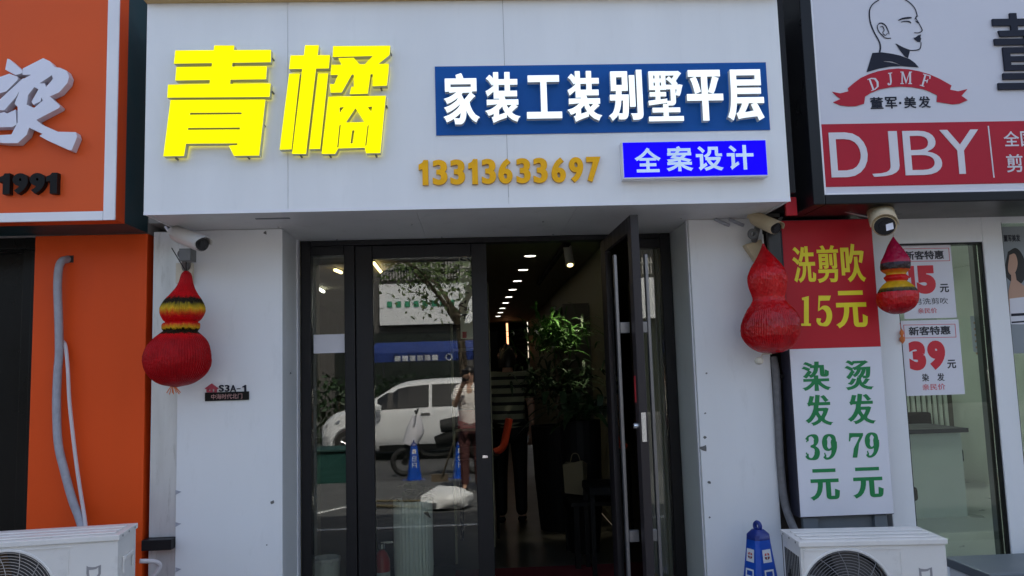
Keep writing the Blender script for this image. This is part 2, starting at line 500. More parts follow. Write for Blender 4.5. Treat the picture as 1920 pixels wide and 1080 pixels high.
def plate(name, adds, cuts, Y, depth, mats, parent, f=None, mb=None, **k):
    L = []; W = []
    for a in adds:
        l = pxl(a, Y, f); L.append(l if area(l) > 0 else l[::-1]); W.append(1)
    for a in cuts:
        l = pxl(a, Y, f); L.append(l if area(l) > 0 else l[::-1]); W.append(-20)
    m = solid(L, W, Y, depth, mb)
    if mb is not None: return mb
    return obj(name, m, mats, parent, **k)
def spline(pts, n=8):
    P0 = [np.array(p, float) for p in pts]
    P0 = [2*P0[0]-P0[1]]+P0+[2*P0[-1]-P0[-2]]
    out = []
    for i in range(1, len(P0)-2):
        for j in range(n):
            t = j/n; a, b, c, d = P0[i-1:i+3]
            out.append(.5*(2*b+(c-a)*t+(2*a-5*b+4*c-d)*t*t+(3*b-a-3*c+d)*t**3))
    out.append(P0[-2]); return [tuple(p) for p in out]
def brush(pts, n=6):
    """pts (x, y, width) -> closed outline of a stroke"""
    s = spline(pts, n); L = []; Rr = []
    for i, p in enumerate(s):
        a = s[max(i-1, 0)]; b = s[min(i+1, len(s)-1)]
        t = Vector((b[0]-a[0], b[1]-a[1])).normalized(); h = max(p[2], .3)/2
        L.append((p[0]-t.y*h, p[1]+t.x*h)); Rr.append((p[0]+t.y*h, p[1]-t.x*h))
    return L+Rr[::-1]

# ================================================================== SETTING: ground
struct('pavement', B(-14, 14, -6.2, 1.0, -.3, 0), M['pave'])
struct('road', B(-40, 40, -20, -6.2, -.4, -.12), M['asphalt'])
struct('far_pavement', B(-40, 40, -30, -20, -.4, 0), M['pave'])
lm = MB().box(-3.5, 6, -2.72, -2.64, -.01, .004)
lm.add([(-2.6, -2.66, .004), (-2.5, -2.66, .004), (-1.4, -4.2, .004), (-1.5, -4.2, .004)], [(3, 2, 1, 0)])
struct('painted_line', lm, M['line'])

# ================================================================== SHOP BUILDING
SZ = 2.355
sb = thing('shop_building', 'narrow white panelled shop front with recessed dark glass doors and long dim interior', 'building', (0, .2, 0))
obj('pillar', B(-1.668, -1.09, 0, .46, 0, SZ-.002), M['acm_dirty'], sb, bevel=.003)
obj('pillar', B(1.254, 1.69, 0, .46, 0, SZ-.002), M['acm_dirty'], sb, bevel=.003)
ms = MB().box(-1.815, -1.671, .012, .3, .66, SZ-.002).box(-1.815, -1.671, .012, .3, 0, .60)
obj('metal_strip', ms, M['galv'], sb, bevel=.002)
obj('metal_strip_ledge', MB().box(-1.83, -1.671, -.05, .3, .602, .658), M['darkframe'], sb, bevel=.003)
obj('soffit', MB().box(-1.655, -.30, -.488, .46, SZ, 2.40).box(-.298, .55, -.488, .46, SZ, 2.40).box(.552, 1.655, -.488, .46, SZ, 2.40), M['soffit'], sb)
for x, y in ((-1.1, -.05), (-.35, -.05), (.4, -.05), (1.2, -.05), (-.85, .4), (-.2, .4), (.5, .4), (1.0, .4)):
    obj('soffit_screw', MB().tube([(x, y, SZ-.006), (x, y, SZ)], .006), M['chrome'], sb)
obj('upper_wall', MB().box(-1.84, 1.69, .0, .6, 2.401, 5.3), M['concrete'], sb)  # top is out of view, its height set to shade the front
obj('reveal_trim', B(-1.0895, -1.084, .36, .42, .0, SZ-.003), M['trim'], sb)
obj('reveal_trim', B(1.246, 1.2535, .02, .05, 0, SZ-.003), M['trim'], sb)
# scuffs and chips on the panels
for px, py, r in ((510, 942, 5), (1320, 840, 7), (1330, 905, 4), (1322, 820, 3), (545, 700, 2), (497, 436, 4), (1325, 700, 2), (1322, 775, 2), (1331, 970, 2), (500, 1022, 2)):
    pts = [(px+r*(.6+.7*random.random())*math.cos(a), py+r*(.4+.8*random.random())*math.sin(a)) for a in [k*.9 for k in range(7)]]
    plate('paint_chip', [pts], [], -.002, .002, [M['cctv_grey']], sb)
# notches on the left pillar's edge and the fixing at the top of the right pillar
for py in (923, 983, 1068):
    plate('panel_clip', [[(329, py-4), (340, py-1), (329, py+5)]], [], -.0025, .002, [M['hose']], sb)
fx = MB()
for a in range(6):
    q = P(1340+a*9, 411+(a % 3)*4, -.02); fx.tube([q, q+Vector((.03, 0, -.012))], .010, 6)
obj('torn_fixing', fx, M['hose'], sb)
# interior
IX0, IX1, IY1, IZ = -2.6, 1.25, 15.0, 2.70
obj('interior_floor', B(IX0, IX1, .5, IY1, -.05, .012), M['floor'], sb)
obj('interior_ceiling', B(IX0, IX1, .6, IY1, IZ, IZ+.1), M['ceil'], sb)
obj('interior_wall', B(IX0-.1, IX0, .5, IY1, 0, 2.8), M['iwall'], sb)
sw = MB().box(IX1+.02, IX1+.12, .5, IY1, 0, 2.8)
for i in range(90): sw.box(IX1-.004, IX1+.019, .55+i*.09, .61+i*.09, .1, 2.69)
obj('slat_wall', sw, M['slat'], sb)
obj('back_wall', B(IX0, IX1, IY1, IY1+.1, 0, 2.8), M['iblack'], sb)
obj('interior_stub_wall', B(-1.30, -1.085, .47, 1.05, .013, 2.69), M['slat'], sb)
obj('roof', B(-2.7, 1.4, .6, IY1+.1, 2.81, 3.0), M['concrete'], sb)  # unseen slab added to keep sunlight out of the interior
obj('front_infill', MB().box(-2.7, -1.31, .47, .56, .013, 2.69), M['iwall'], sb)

# ---- doors and side lights
GY = .44
fr = thing('door_frame', 'dark charcoal aluminium entrance frame with two narrow side lights', 'door frame', (0, GY, 0))
fm = MB().box(-1.082, -1.022, GY, GY+.09, 0, 2.353).box(1.185, 1.252, GY, GY+.09, 0, 2.353)
fm.box(-.815, -.750, GY, GY+.09, 0, 2.318).box(.815, .875, GY, GY+.09, 0, 2.318)
fm.box(-1.021, 1.184, GY, GY+.09, 2.32, 2.353)
fm.box(-1.021, -.816, GY, GY+.09, 2.262, 2.319).box(.876, 1.184, GY, GY+.09, 2.262, 2.319)
fm.box(-1.021, -.816, GY, GY+.09, 0, .10).box(.876, 1.184, GY, GY+.09, 0, .10)
obj('frame', fm, M['darkframe'], fr, bevel=.004)
obj('side_light', B(-1.021, -.816, GY+.035, GY+.045, .101, 2.261), M['glass'], fr)
obj('side_light', B(.876, 1.184, GY+.035, GY+.045, .101, 2.261), M['glass'], fr)
obj('threshold', B(-.74, .81, GY, GY+.09, 0, .02), M['darkframe_b'], fr)
x0, x1, z0, z1 = rectP(588, 627, 647, 662, GY+.03)
tag(obj('paper_notice', B(x0, x1, GY+.029, GY+.031, z0, z1), M['paper']), 'blank white paper sheet stuck inside the narrow left side light', 'notice')
# closed left leaf
ld = thing('glass_door', 'closed charcoal framed glass door leaf reflecting the street', 'door', (-.34, GY, 0))
lf = MB().box(-.745, -.640, GY+.005, GY+.06, .025, 2.315).box(-.020, .078, GY+.005, GY+.06, .025, 2.315)
lf.box(-.639, -.021, GY+.005, GY+.06, 2.235, 2.315).box(-.639, -.021, GY+.005, GY+.06, .025, .16)
obj('door_stile', lf, M['darkframe'], ld, bevel=.004)
obj('door_glass', B(-.639, -.021, GY+.028, GY+.036, .161, 2.234), M['glass'], ld)
hb = MB().tube([(.035, GY-.05, .45), (.035, GY-.05, 2.06)], .014, 10)
hb.box(.029, .041, GY-.05, GY+.004, .62, .65).box(.029, .041, GY-.05, GY+.004, 1.82, 1.85)
obj('door_lock', B(.02, .05, GY-.003, GY+.004, .98, .995), M['chrome'], ld)
# open right leaf: hinged at x=.81, swung out towards the street
rd = thing('glass_door', 'open charcoal glass door leaf swung outwards, seen nearly edge on', 'door', (.81, GY, 0))
W = .83
def leaf_box(m, u0, u1, v0, v1, z0, z1): m.box(u0, u1, v0, v1, z0, z1)
rf = MB()   # local: u along leaf, v thickness
rf.box(0, .085, -.022, .022, .025, 2.315).box(W-.085, W, -.022, .022, .025, 2.315)
rf.box(.086, W-.086, -.022, .022, 2.23, 2.315).box(.086, W-.086, -.022, .022, .025, .16)
gl = B(.086, W-.086, -.004, .004, .161, 2.229)
hh = MB(); hk = MB()
for sgn in (-1, 1):
    hh.box(W-.16, W-.125, sgn*.085-.009, sgn*.085+.009, .30, 2.12)
    for z in (.62, 1.72): hk.box(W-.158, W-.127, min(sgn*.023, sgn*.075), max(sgn*.023, sgn*.075), z-.03, z+.03)
ek = MB().box(W+.0005, W+.003, -.012, .012, 1.12, 1.27)
kn = MB().tube([(W-.04, -.022, 1.2), (W-.04, -.045, 1.2)], .016, 12)
rs = B(W-.075, W-.045, -.0245, -.0225, 1.32, 1.46)
rot = Matrix.Translation((.835, GY, 0)) @ Matrix.Rotation(RAD(-88.5), 4, 'Z')
for n_, m_, k_ in (('door_stile', rf, 'darkframe_b'), ('door_glass', gl, 'glass'), ('pull_handle', hh, 'steel'), ('handle_bracket', hk, 'steel'), ('lock_plate', ek, 'chrome'), ('lock_knob', kn, 'chrome'), ('red_sticker', rs, 'ext_red')):
    obj(n_, m_.xform(rot), M[k_], rd, bevel=.003 if n_ in ('door_stile', 'pull_handle', 'handle_bracket') else 0)

# ================================================================== MAIN SIGN BOARD
FY = -.5
fs = thing('shop_sign', 'wide white sign board with glowing yellow characters and blue panels above the doors', 'shop sign', (0, FY, SZ))
xs1, xs2 = P(540, 350, FY).x, P(953, 350, FY).x
FZ1 = 3.462
for a, b in ((-1.664, xs1-.001), (xs1+.001, xs2-.001), (xs2+.001, 1.665)):
    obj('front_panel', B(a, b, FY, FY+.008, 2.348, FZ1), M['acm'], fs)
obj('backing', MB().box(-1.655, 1.656, FY+.009, -.001, 2.402, FZ1+.05), M['cctv_grey'], fs)
for xa_, xb_ in ((-1.664, -1.657), (1.657, 1.665)): obj('side_return', B(xa_, xb_, FY+.009, -.002, 2.348, FZ1), M['acm'], fs)
obj('bottom_lip', B(-1.664, 1.665, FY-.003, FY-.0005, 2.344, 2.360), M['trim'], fs)
obj('top_trim', B(-1.67, 1.67, FY-.05, FY+.05, FZ1+.001, FZ1+.09), M['tan'], fs, bevel=.004)
YD = .055
c1 = crop(0, 0, 2.5714); c2 = crop(500, 0, 2.5714); c3 = crop(1000, 0, 2.572); c4 = crop(1420, 0, 2.572)
qing = [[(1033,219),(1130,219),(1108,420),(1008,420)], [(845,243),(1307,240),(1305,300),(838,307)], [(850,323),(1287,320),(1283,382),(845,388)],
        [(810,408),(1305,402),(1300,467),(806,471)], [(822,482),(1280,480),(1250,750),(1128,752),(1103,702),(1143,699),(1145,691),(897,693),(887,752),(787,754)]]
qcut = [[(917,544),(1165,542),(1164,551),(915,553)], [(907,617),(1157,615),(1156,624),(905,626)]]
plate('character', qing, qcut, FY-YD, YD-.012, [M['yl'], M['ysides']], fs, c1)
ju = [[(185,218),(252,218),(190,742),(122,742)], [(115,267),(306,265),(300,330),(108,333)], [(108,355),(160,355),(120,720),(62,722)], [(248,355),(297,353),(258,718),(205,719)],
      [(320,222),(596,220),(593,265),(535,312),(470,312),(512,270),(318,275)], [(345,280),(420,278),(465,330),(370,330)], [(312,312),(590,307),(587,356),(308,362)],
      [(512,345),(588,345),(580,413),(510,416)], [(420,345),(503,345),(488,452),(400,454),(408,418),(420,418)], [(348,352),(415,352),(362,446),(308,447),(305,405),(325,405)],
      [(298,466),(575,461),(548,738),(480,739),(472,712),(345,716),(330,742),(265,742)]]
jc = [[(428,522),(470,588),(383,590)], [(352,518),(372,516),(352,545)], [(488,516),(508,514),(505,542)], [(351,605),(357,600),(346,708),(340,712)], [(487,606),(492,602),(481,700),(475,704)],
      [(413,630),(423,628),(416,690),(404,692)]]
plate('character', ju, jc, FY-YD, YD-.012, [M['yl'], M['ysides']], fs, c2)
for cr_, pts in ((c1, ((1320,292),(1320,452),(1278,610),(858,770),(1203,765))), (c2, ((600,268),(555,436),(580,520),(170,758),(310,758),(530,756)))):
    for p in pts:
        q = P(*cr_(p), FY); obj('fixing_pin', MB().tube([q, q+Vector((0, -.03, 0))], .005, 6), M['cctv_grey'], fs)
# blue panel with white characters
x0, x1, z0, z1 = rectP(816.5, 121, 1440, 249, FY-.004)
bp = obj('blue_panel', B(x0, x1, FY-.006, FY-.001, z0, z1), M['blue'], fs)
boxes = [('家',831,137,899,233),('装',909,135,975,230),('工',987,141,1053,222),('装',1063,133,1128,228),('别',1140,131,1205,226),('墅',1215,133,1281,227),('平',1288,131,1356,226),('层',1363,130,1432,226)]
for ch, a, b, c, d in boxes:
    text('character', ch, (a, b, c, d), FY-.045, .035, [M['wl'], M['letter_side']], bp, bold=.036 if ch == '墅' else .046, by=.010 if ch == '墅' else .022)
# lit blue box
x0, x1, z0, z1 = rectP(1166, 266, 1438, 332, FY-.05)
lb = obj('light_box', B(x0, x1, FY-.06, FY-.001, z0-.006, z1+.006), M['trim'], fs, bevel=.002)
obj('lit_face', B(x0+.006, x1-.006, FY-.062, FY-.0605, z0+.002, z1-.001), M['bl'], lb)
for ch, a, b, c, d in (('全',1190,277,1239,323),('案',1249,274,1299,321),('设',1305,274,1356,320),('计',1363,272,1413,318)):
    text('character', ch, (a, b, c, d), FY-.0632, .001, [M['bltext']], lb, bold=.024)
dx = [785,811,844,878,903,934,968,1000,1034,1067,1100]
dw = [18,28,28,18,27,27,27,27,27,27,27]
for i, ch in enumerate('13313636697'.replace('13313636697', '13313633697')):
    dy = -(dx[i]-785)*.0196
    text('digit', ch, (dx[i], 300+dy, dx[i]+dw[i], 347+dy), FY-.022, .02, [M['gold'], M['gold_side']], fs, bold=.055, by=.03)

# ================================================================== LEFT NEIGHBOUR
nb = thing('neighbour_building', 'orange panelled shop front with a dark doorway at the left edge', 'building', (-2.8, .2, 0))
obj('wall', B(-2.465, -1.845, 0, .4, 0, 2.342), M['orange'], nb, bevel=.004)
obj('door', MB().box(-4.0, -2.60, .22, .26, 0, 2.342).box(-2.60, -2.54, .13, .26, 0, 2.342).box(-2.535, -2.47, .10, .4, 0, 2.342).box(-4, -2.47, .05, .4, 2.28, 2.342), M['black_door'], nb, bevel=.003)
obj('upper_wall', B(-9, -1.845, .0, .6, 2.345, 5.3), M['concrete'], nb)  # unseen upper part sized for the shadow it throws on the pavement
obj('far_wall', B(-9, -4.0, 0, .4, 0, 2.342), M['orange'], nb)
OY = -.42
os_ = thing('shop_sign', 'orange box sign with white brush character and black number, at the left edge', 'shop sign', (-2.5, OY, 2.34))
xr = -1.842
obj('front_panel', B(-4.5, xr-.058, OY+.006, OY+.012, 2.39, 3.85), M['orange_sign'], os_)
obj('trim_frame', MB().box(xr-.06, xr, OY, OY+.012, 2.340, 3.85).box(-4.5, xr-.061, OY, OY+.012, 2.340, 2.388), M['trim'], os_, bevel=.003)
obj('orange_return', B(-4.5, xr-.002, OY+.0125, -.30, 2.343, 3.85), M['orange'], os_)
obj('teal_return', B(-4.5, xr-.002, -.2985, -.001, 2.345, 3.85), M['teal'], os_)
tang = [[(35,283),(45,285),(108,340),(108,352),(75,362),(25,335)], [(-70,395),(45,355),(85,370),(85,385),(30,440),(-70,470)], [(-40,515),(110,378),(130,378),(75,470),(20,532),(-40,530)],
        [(-60,560),(20,540),(35,547),(75,528),(80,600),(60,612),(-60,615)],
        [(110,330),(208,280),(240,295),(262,322),(290,327),(320,340),(333,370),(325,400),(285,445),(240,465),(290,510),(285,520),(175,578),(200,600),(280,635),(365,637),(372,660),(345,725),(330,722),(225,675),(190,655),(205,645),(140,615),(128,650),(85,690),(20,690),(-60,680),(-60,655),(55,648),(85,590),(85,515),(70,500),(90,450),(105,400),(105,385),(150,360),(108,360)]]
tcut = [[(190,402),(250,362),(255,380),(222,420),(215,402)], [(135,458),(165,420),(186,430),(152,490),(160,505),(195,490),(200,470),(206,485),(165,520),(128,505)]]
plate('character', tang, tcut, OY-.05, .05, [M['calli'], M['calli_side']], os_, c1, bevel=0)
for ch, a, c in (('1',-2,18),('9',23,52),('9',55,84),('1',86,107)):
    dy = -a*.015
    text('digit', ch, (a, 325+dy, c, 364+dy), OY-.03, .034, [M['black_letter']], os_, bold=.07, by=.05)
# pipe and cable on the orange wall
hole = P(126, 486, 0)
pc = [(127,486,0),(116,490,-.05),(110,505,-.07),(108,540,-.07),(110,600,-.06),(111,660,-.05),(108,700,-.05),(106,760,-.05),(109,830,-.05),(120,880,-.05),(135,935,-.05),(148,970,-.06),(160,1010,-.1)]
pl = spline([tuple(P(a, b, y)) for a, b, y in pc], 5)
tag(obj('drain_hose', MB().tube(pl, .0215, 10), M['hose'], smooth=True), 'thick grey wrapped hose running down the orange wall into its air conditioner', 'hose')
obj('hole', B(hole.x-.005, hole.x+.035, -.004, .002, hole.z-.02, hole.z+.02), M['ac_dark'], nb)
pc = [(118,640,-.02),(123,650,-.04),(127,690,-.05),(130,750,-.05),(135,800,-.05),(142,860,-.05),(149,910,-.05),(157,960,-.06),(163,1005,-.1)]
tag(obj('power_cable', MB().tube(spline([tuple(P(a, b, y)) for a, b, y in pc], 5), .010, 8), M['cable'], smooth=True), 'thin pale cable hanging beside the thick hose on the orange wall', 'cable')

# ================================================================== RIGHT NEIGHBOUR
RX0 = 2.33
rb = thing('salon_building', 'white framed glass shop front with price posters on the right', 'building', (3.3, .2, 0))
obj('gap_wall', B(1.70, 2.33, .22, .4, 0, 2.40), M['gapwall'], rb)
obj('upper_wall', B(1.70, 9, .0, .6, 2.402, 5.3), M['concrete'], rb)  # upper part out of view, there to hold the sun off the salon
um = MB()
for i in range(14): um.box(1.86, 5, -.46+i*.033, -.436+i*.033, 2.385-(i % 2)*.012, 2.40)
obj('underside_sheet', um, M['cor'], rb)
pz = lambda y: P(1760, y, 0).z
ztop, zhead, zbot = 2.385, P(1762, 455, 0).z, P(1770, 1056, 0).z
pm = MB().box(2.335, 2.472, 0, .10, 0, ztop)
pm.box(2.473, 3.012, 0, .10, zhead, ztop).box(2.473, 3.012, 0, .10, 0, zbot)
pm.box(3.013, 3.135, 0, .10, 0, ztop)
pm.box(3.15, 4.6, .04, .10, 2.30, ztop).box(3.15, 4.6, .04, .10, 0, .2).box(4.5, 4.6, .03, .12, .2, 2.3)
obj('door_frame', pm, M['acm'], rb, bevel=.005)
obj('frame_gasket', MB().box(2.4725, 2.480, .01, .09, zbot, zhead).box(3.005, 3.0125, .01, .09, zbot, zhead).box(2.48, 3.005, .01, .09, zhead-.008, zhead-.0005).box(3.136, 3.149, .02, .1, .2, 2.3), M['darkframe'], rb)
obj('pane', B(2.4805, 3.0045, .045, .053, zbot+.0005, zhead-.0085), M['glass2'], rb)
obj('pane', B(3.1495, 4.499, .065, .073, .2005, 2.2995), M['glass2'], rb)
obj('interior_floor', B(1.72, 6, .41, 5.6, -.05, .01), M['pale_floor'], rb)
obj('interior_ceiling', B(1.72, 6, .6, 5.6, 2.62, 2.7), M['pale_ceil'], rb)
iw = MB().box(1.72, 6, 5.6, 5.7, 0, 2.7).box(6.0, 6.1, .4, 5.6, 0, 2.7).box(1.68, 1.715, .41, 5.6, 0, 2.7)
obj('interior_wall', iw, M['pale_wall'], rb)
obj('wainscot_back', B(1.72, 6, 5.42, 5.5, .0, 1.25), M['iwall'], rb)
wm = MB()
for i in range(60): wm.box(1.75+i*.07, 1.79+i*.07, 5.39, 5.419, .05, 1.24)
obj('wainscot', wm, M['pale_wall'], rb)
ipx = P(1842, 600, .35).x
obj('inner_post', B(ipx, ipx+.045, .35, .43, 0.011, 2.3), M['greybox'], rb)
obj('roof', B(1.72, 6.2, .6, 5.7, 2.71, 2.9), M['concrete'], rb)
obj('red_end_strip', B(1.70, 1.76, -.35, -.33, 2.30, 2.40), M['pr_red'], rb)
obj('steel_post', MB().box(1.69, 1.73, -.42, -.38, 2.41, 4.2).box(1.70, 1.78, -.30, -.1, 2.36, 2.40), M['darkframe'], rb)
bm_ = MB().tube([P(1462, 412, -.02), P(1516, 385, -.3)], .012, 6).tube([P(1550, 386, -.4), P(1650, 412, -.02)], .010, 6)
obj('sign_strut', bm_, M['cor'], rb)
cl = thing('ceiling_light', 'thin bright ceiling light just visible inside the right shop', 'ceiling light', (3.0, 2.4, 2.60))
obj('lamp_tube', B(2.5, 3.9, 2.35, 2.45, 2.58, 2.61), M['salon_lamp'], cl)
fill_lamp = thing('ceiling_light', 'added ceiling light further back to brighten the right shop', 'ceiling light', (3.0, 4.2, 2.60))
obj('lamp_tube', B(2.4, 4.4, 4.15, 4.3, 2.58, 2.61), M['salon_lamp'], fill_lamp)  # extra lamp added deep inside to lift the salon's light
cl = thing('salon_counter', 'pale counter with dark top inside the right shop', 'counter', (3.2, 3.2, 0))
obj('counter_body', B(2.3, 4.6, 3.0, 3.6, .01, .80), M['pale_wall'], cl)
obj('counter_top', B(2.25, 4.65, 2.95, 3.65, .80, .84), M['paper_dk'], cl)
tr_ = thing('tool_trolley', 'black salon trolley with bottles beside the pale counter', 'trolley', (2.75, 2.5, 0))
for z in (.12, .45, .78): obj('tray', B(2.62, 2.95, 2.4, 2.75, z, z+.05), M['iblack'], tr_, bevel=.008)
for x in (2.64, 2.93):
    for y in (2.42, 2.73): obj('leg', MB().tube([(x, y, .02), (x, y, .82)], .012, 8), M['chrome'], tr_)
sf_ = thing('waiting_bench', 'long dark bench along the back of the right shop', 'bench', (4.0, 4.8, 0))
obj('seat', B(2.6, 5.6, 4.6, 5.2, .30, .46), M['iblack'], sf_, bevel=.03)
obj('back', B(2.6, 5.6, 5.2, 5.35, .30, .85), M['iblack'], sf_, bevel=.03)
for x in (2.7, 5.5): obj('leg', B(x-.03, x+.03, 4.7, 5.1, .011, .299), M['chrome'], sf_)
ch = thing('salon_chair', 'black low chair standing in front of the pale salon counter', 'chair', (3.35, 2.2, 0))
obj('seat', B(3.15, 3.6, 2.0, 2.45, .34, .46), M['iblack'], ch, bevel=.03)
obj('backrest', B(3.17, 3.58, 2.40, 2.48, .47, .85), M['iblack'], ch, bevel=.03)
obj('base', MB().tube([(3.37, 2.22, .02), (3.37, 2.22, .34)], .03, 10).lathe([(.2, .012), (.2, .03), (.04, .05)], (3.37, 2.22, 0)), M['chrome'], ch)

# sign of the right shop
DY = -.5
ds = thing('shop_sign', 'white box sign with line drawn bald head, red ribbon and big Latin letters', 'shop sign', (3.2, DY, 2.32))
obj('sign_panel', B(1.85, 5.0, DY+.012, DY+.02, 2.378, 3.95), M['dj_white'], ds)
obj('sign_frame', MB().box(1.79, 1.852, DY, -.02, 2.325, 3.95).box(1.853, 5, DY, -.02, 2.325, 2.377), M['black_gloss'], ds, bevel=.006)
obj('sign_inner_frame', MB().box(1.853, 1.862, DY+.006, DY+.0115, 2.378, 3.95).box(1.863, 5, DY+.006, DY+.0115, 2.378, 2.387), M['trim'], ds)
IY = DY+.0095
x0 = P(1541, 292, IY).x
zt, zb = P(1740, 231, IY).z, P(1740, 345, IY).z
rs_ = obj('red_band', MB().box(x0, 5.0, IY, IY+.002, zb, zt).box(x0-.004, 5, IY+.0005, IY+.0021, zb-.005, zb-.0005).box(x0-.004, 5, IY+.0005, IY+.0021, zt+.0005, zt+.004), [M['dj_red']], ds)
for ch_, a, b, c, d in (('D',1556.5,248,1627,332),('J',1633,246,1685,331),('B',1695,245,1765,328),('Y',1765,243,1838,326)):
    text('letter', ch_, (a, b, c, d), IY-.004, .0035, [M['dj_txt']], rs_, bold={'D': .008, 'J': -.018, 'B': -.006, 'Y': .002}[ch_])
plate('divider', [[(1852,236),(1854.3,236),(1865,333),(1862.7,333)]], [], IY-.002, .0015, [M['dj_txt']], rs_)
text('character', '全', (1882, 246, 1911, 274), IY-.002, .0015, [M['dj_txt']], rs_, bold=.01)
text('character', '国', (1914, 246, 1941, 274), IY-.002, .0015, [M['dj_txt']], rs_, bold=.01)
text('character', '剪', (1887, 289, 1918, 323), IY-.002, .0015, [M['dj_txt']], rs_, bold=.01)
hd = MB()
strokes = [
    [(585,0,5),(555,22,5),(541,55,6),(545,105,6),(562,152,6),(588,200,6),(594,228,7),(590,252,8)],
    [(585,0,5),(615,-25,4),(655,-35,4),(700,-10,4),(735,12,4),(760,40,4),(771,72,4)],
    [(771,72,4),(766,88,3),(776,105,3),(794,140,4),(793,150,5),(778,158,4),(757,157,3)],
    [(755,183,2),(768,182,4),(790,186,3)], [(790,203,3),(789,222,4),(780,238,5),(745,243,4),(715,236,6),(690,226,9),(668,211,3)],
    [(580,122,2),(590,112,5),(605,113,6),(620,125,5),(632,150,4),(636,165,3)], [(579,122,3),(581,140,4),(593,160,4),(618,182,4),(645,184,4)],
    [(592,130,2),(605,128,4),(612,145,4),(605,158,3),(618,170,3),(628,160,3)],
    [(680,98,3),(700,90,8),(725,86,9),(744,85,6)], [(694,106,3),(715,102,5),(735,105,6),(741,112,3)], [(760,92,3),(768,80,6),(775,76,3)], [(763,100,3),(771,105,5),(776,112,3)]]
L = [brush(s, 4) for s in strokes]
L += [[(755,186),(776,170),(790,166),(787,178),(790,188),(786,203),(772,201),(762,193)], [(668,211),(700,232),(736,246),(727,280),(712,272),(690,245)],
      [(555,255),(600,252),(650,259),(690,268),(735,285),(760,303),(779,325),(740,322),(690,318),(640,321),(590,330),(527,348)]]
plate('head_drawing', L, [brush([(610,296,2),(640,298,5),(668,305,4),(690,314,1)], 4)], IY-.001, .0015, [M['ink']], ds, c4)
rib = [[(437,425),(468,398),(500,375),(540,357),(580,344),(630,334),(680,330),(730,334),(780,343),(830,358),(880,380),(937,412),(930,432),(968,440),(1014,429),(985,462),(1015,483),(975,500),(940,503),(865,491),(868,460),(835,443),(800,430),(745,420),(690,417),(640,421),(590,431),(550,447),(520,466),(515,500),(475,512),(440,513),(400,508),(365,493),(402,477),(384,465),(360,442),(400,450),(440,440)]]
rbn = plate('ribbon', rib, [], IY-.0015, .002, [M['dj_red']], ds, c4)
dl = {'D': [[(-22,30),(-2,30),(18,22),(25,0),(18,-22),(-2,-30),(-22,-30),(-22,-26),(-15,-26),(-15,26),(-22,26)]], 'J': [[(-4,-30),(16,-30),(16,-26),(9,-26),(9,14),(4,28),(-8,30),(-14,22),(-8,17),(-3,24),(1,16),(2,-26),(-4,-26)]],
      'M': [[(-28,-30),(-14,-30),(1,14),(15,-30),(28,-30),(28,-26),(23,-26),(23,26),(28,26),(28,30),(10,30),(10,26),(15,26),(15,-18),(-1,30),(-17,-18),(-17,26),(-12,26),(-12,30),(-28,30),(-28,26),(-22,26),(-22,-26),(-28,-26)]],
      'F': [[(-20,-30),(18,-30),(20,-14),(16,-14),(12,-26),(-4,-26),(-4,-3),(6,-3),(8,-10),(11,-10),(11,9),(8,9),(6,2),(-4,2),(-4,26),(2,26),(2,30),(-20,30),(-20,26),(-12,26),(-12,-26),(-20,-26)]]}
dcut = {'D': [[(-7,26),(-3,25),(10,18),(15,0),(10,-18),(-3,-25),(-7,-26)]]}
for ch_, cx, cy, a in (('D',561,403,-20),('J',638,381,-7),('M',718,375,0),('F',811,389,16)):
    ca, sa = math.cos(RAD(a)), math.sin(RAD(a))
    T_ = lambda l: [(cx+x*ca-y*sa, cy+x*sa+y*ca) for x, y in l]
    plate('letter', [T_(l) for l in dl[ch_]], [T_(l) for l in dcut.get(ch_, [])], IY-.0025, .0008, [M['dj_txt']], rbn, c4)
for ch_, a, c in (('董',1632,1656),('军',1660,1682),('美',1695,1718),('发',1722,1745)):
    text('character', ch_, (a, 182-(a-1632)*.02, c, 204-(a-1632)*.02), IY-.001, .0015, [M['ink']], ds, bold=.02)
plate('dot', [[(1686,191),(1690,191),(1690,195),(1686,195)]], [], IY-.001, .0015, [M['ink']], ds)
text('character', '董', (1866, 24, 1995, 167), IY-.012, .011, [M['ink']], ds, bold=.010)

# price sign
PY = -.13
pr = thing('price_sign', 'tall narrow price box sign, red above and white below, yellow and green characters', 'sign', (1.9, PY, 1))
xa, xb = 1.955, 2.470
A_ = [P(1463.5, 414, PY), P(1631, 411, PY), P(1678, 963, PY), P(1502.5, 969, PY)]
xa = (A_[0].x+A_[3].x)/2; xb = (A_[1].x+A_[2].x)/2
zt = (A_[0].z+A_[1].z)/2; zb = (A_[2].z+A_[3].z)/2; zm = P(1564, 652, PY).z
obj('box', B(xa-.004, xb+.002, PY+.003, -.002, zb-.004, zt+.004), M['pr_side'], pr)
obj('red_face', B(xa, xb, PY, PY+.0025, zm, zt), M['pr_red'], pr)
obj('white_face', B(xa, xb, PY, PY+.0025, zb, zm-.001), M['pr_white'], pr)
TY = PY-.002
for ch_, a, b, c, d in (('洗',1486,462,1529,530),('剪',1531,460,1573,530),('吹',1577,457,1622,529)):
    text('character', ch_, (a, b, c, d), TY, .0015, [M['pr_yellow']], pr, bold=.034, by=.014)
text('character', '元', (1566, 545, 1626, 615), TY, .0015, [M['pr_yellow']], pr, bold=.04, by=.015)
for ch_, a, b, c, d in (('染',1503,678,1557,733),('烫',1584,675,1637,731),('发',1509,740,1561,798),('发',1588,738,1641,795),('元',1518,879,1574,938),('元',1598,876,1656,934)):
    text('character', ch_, (a, b, c, d), TY, .0015, [M['pr_green']], pr, bold=.046, by=.012)
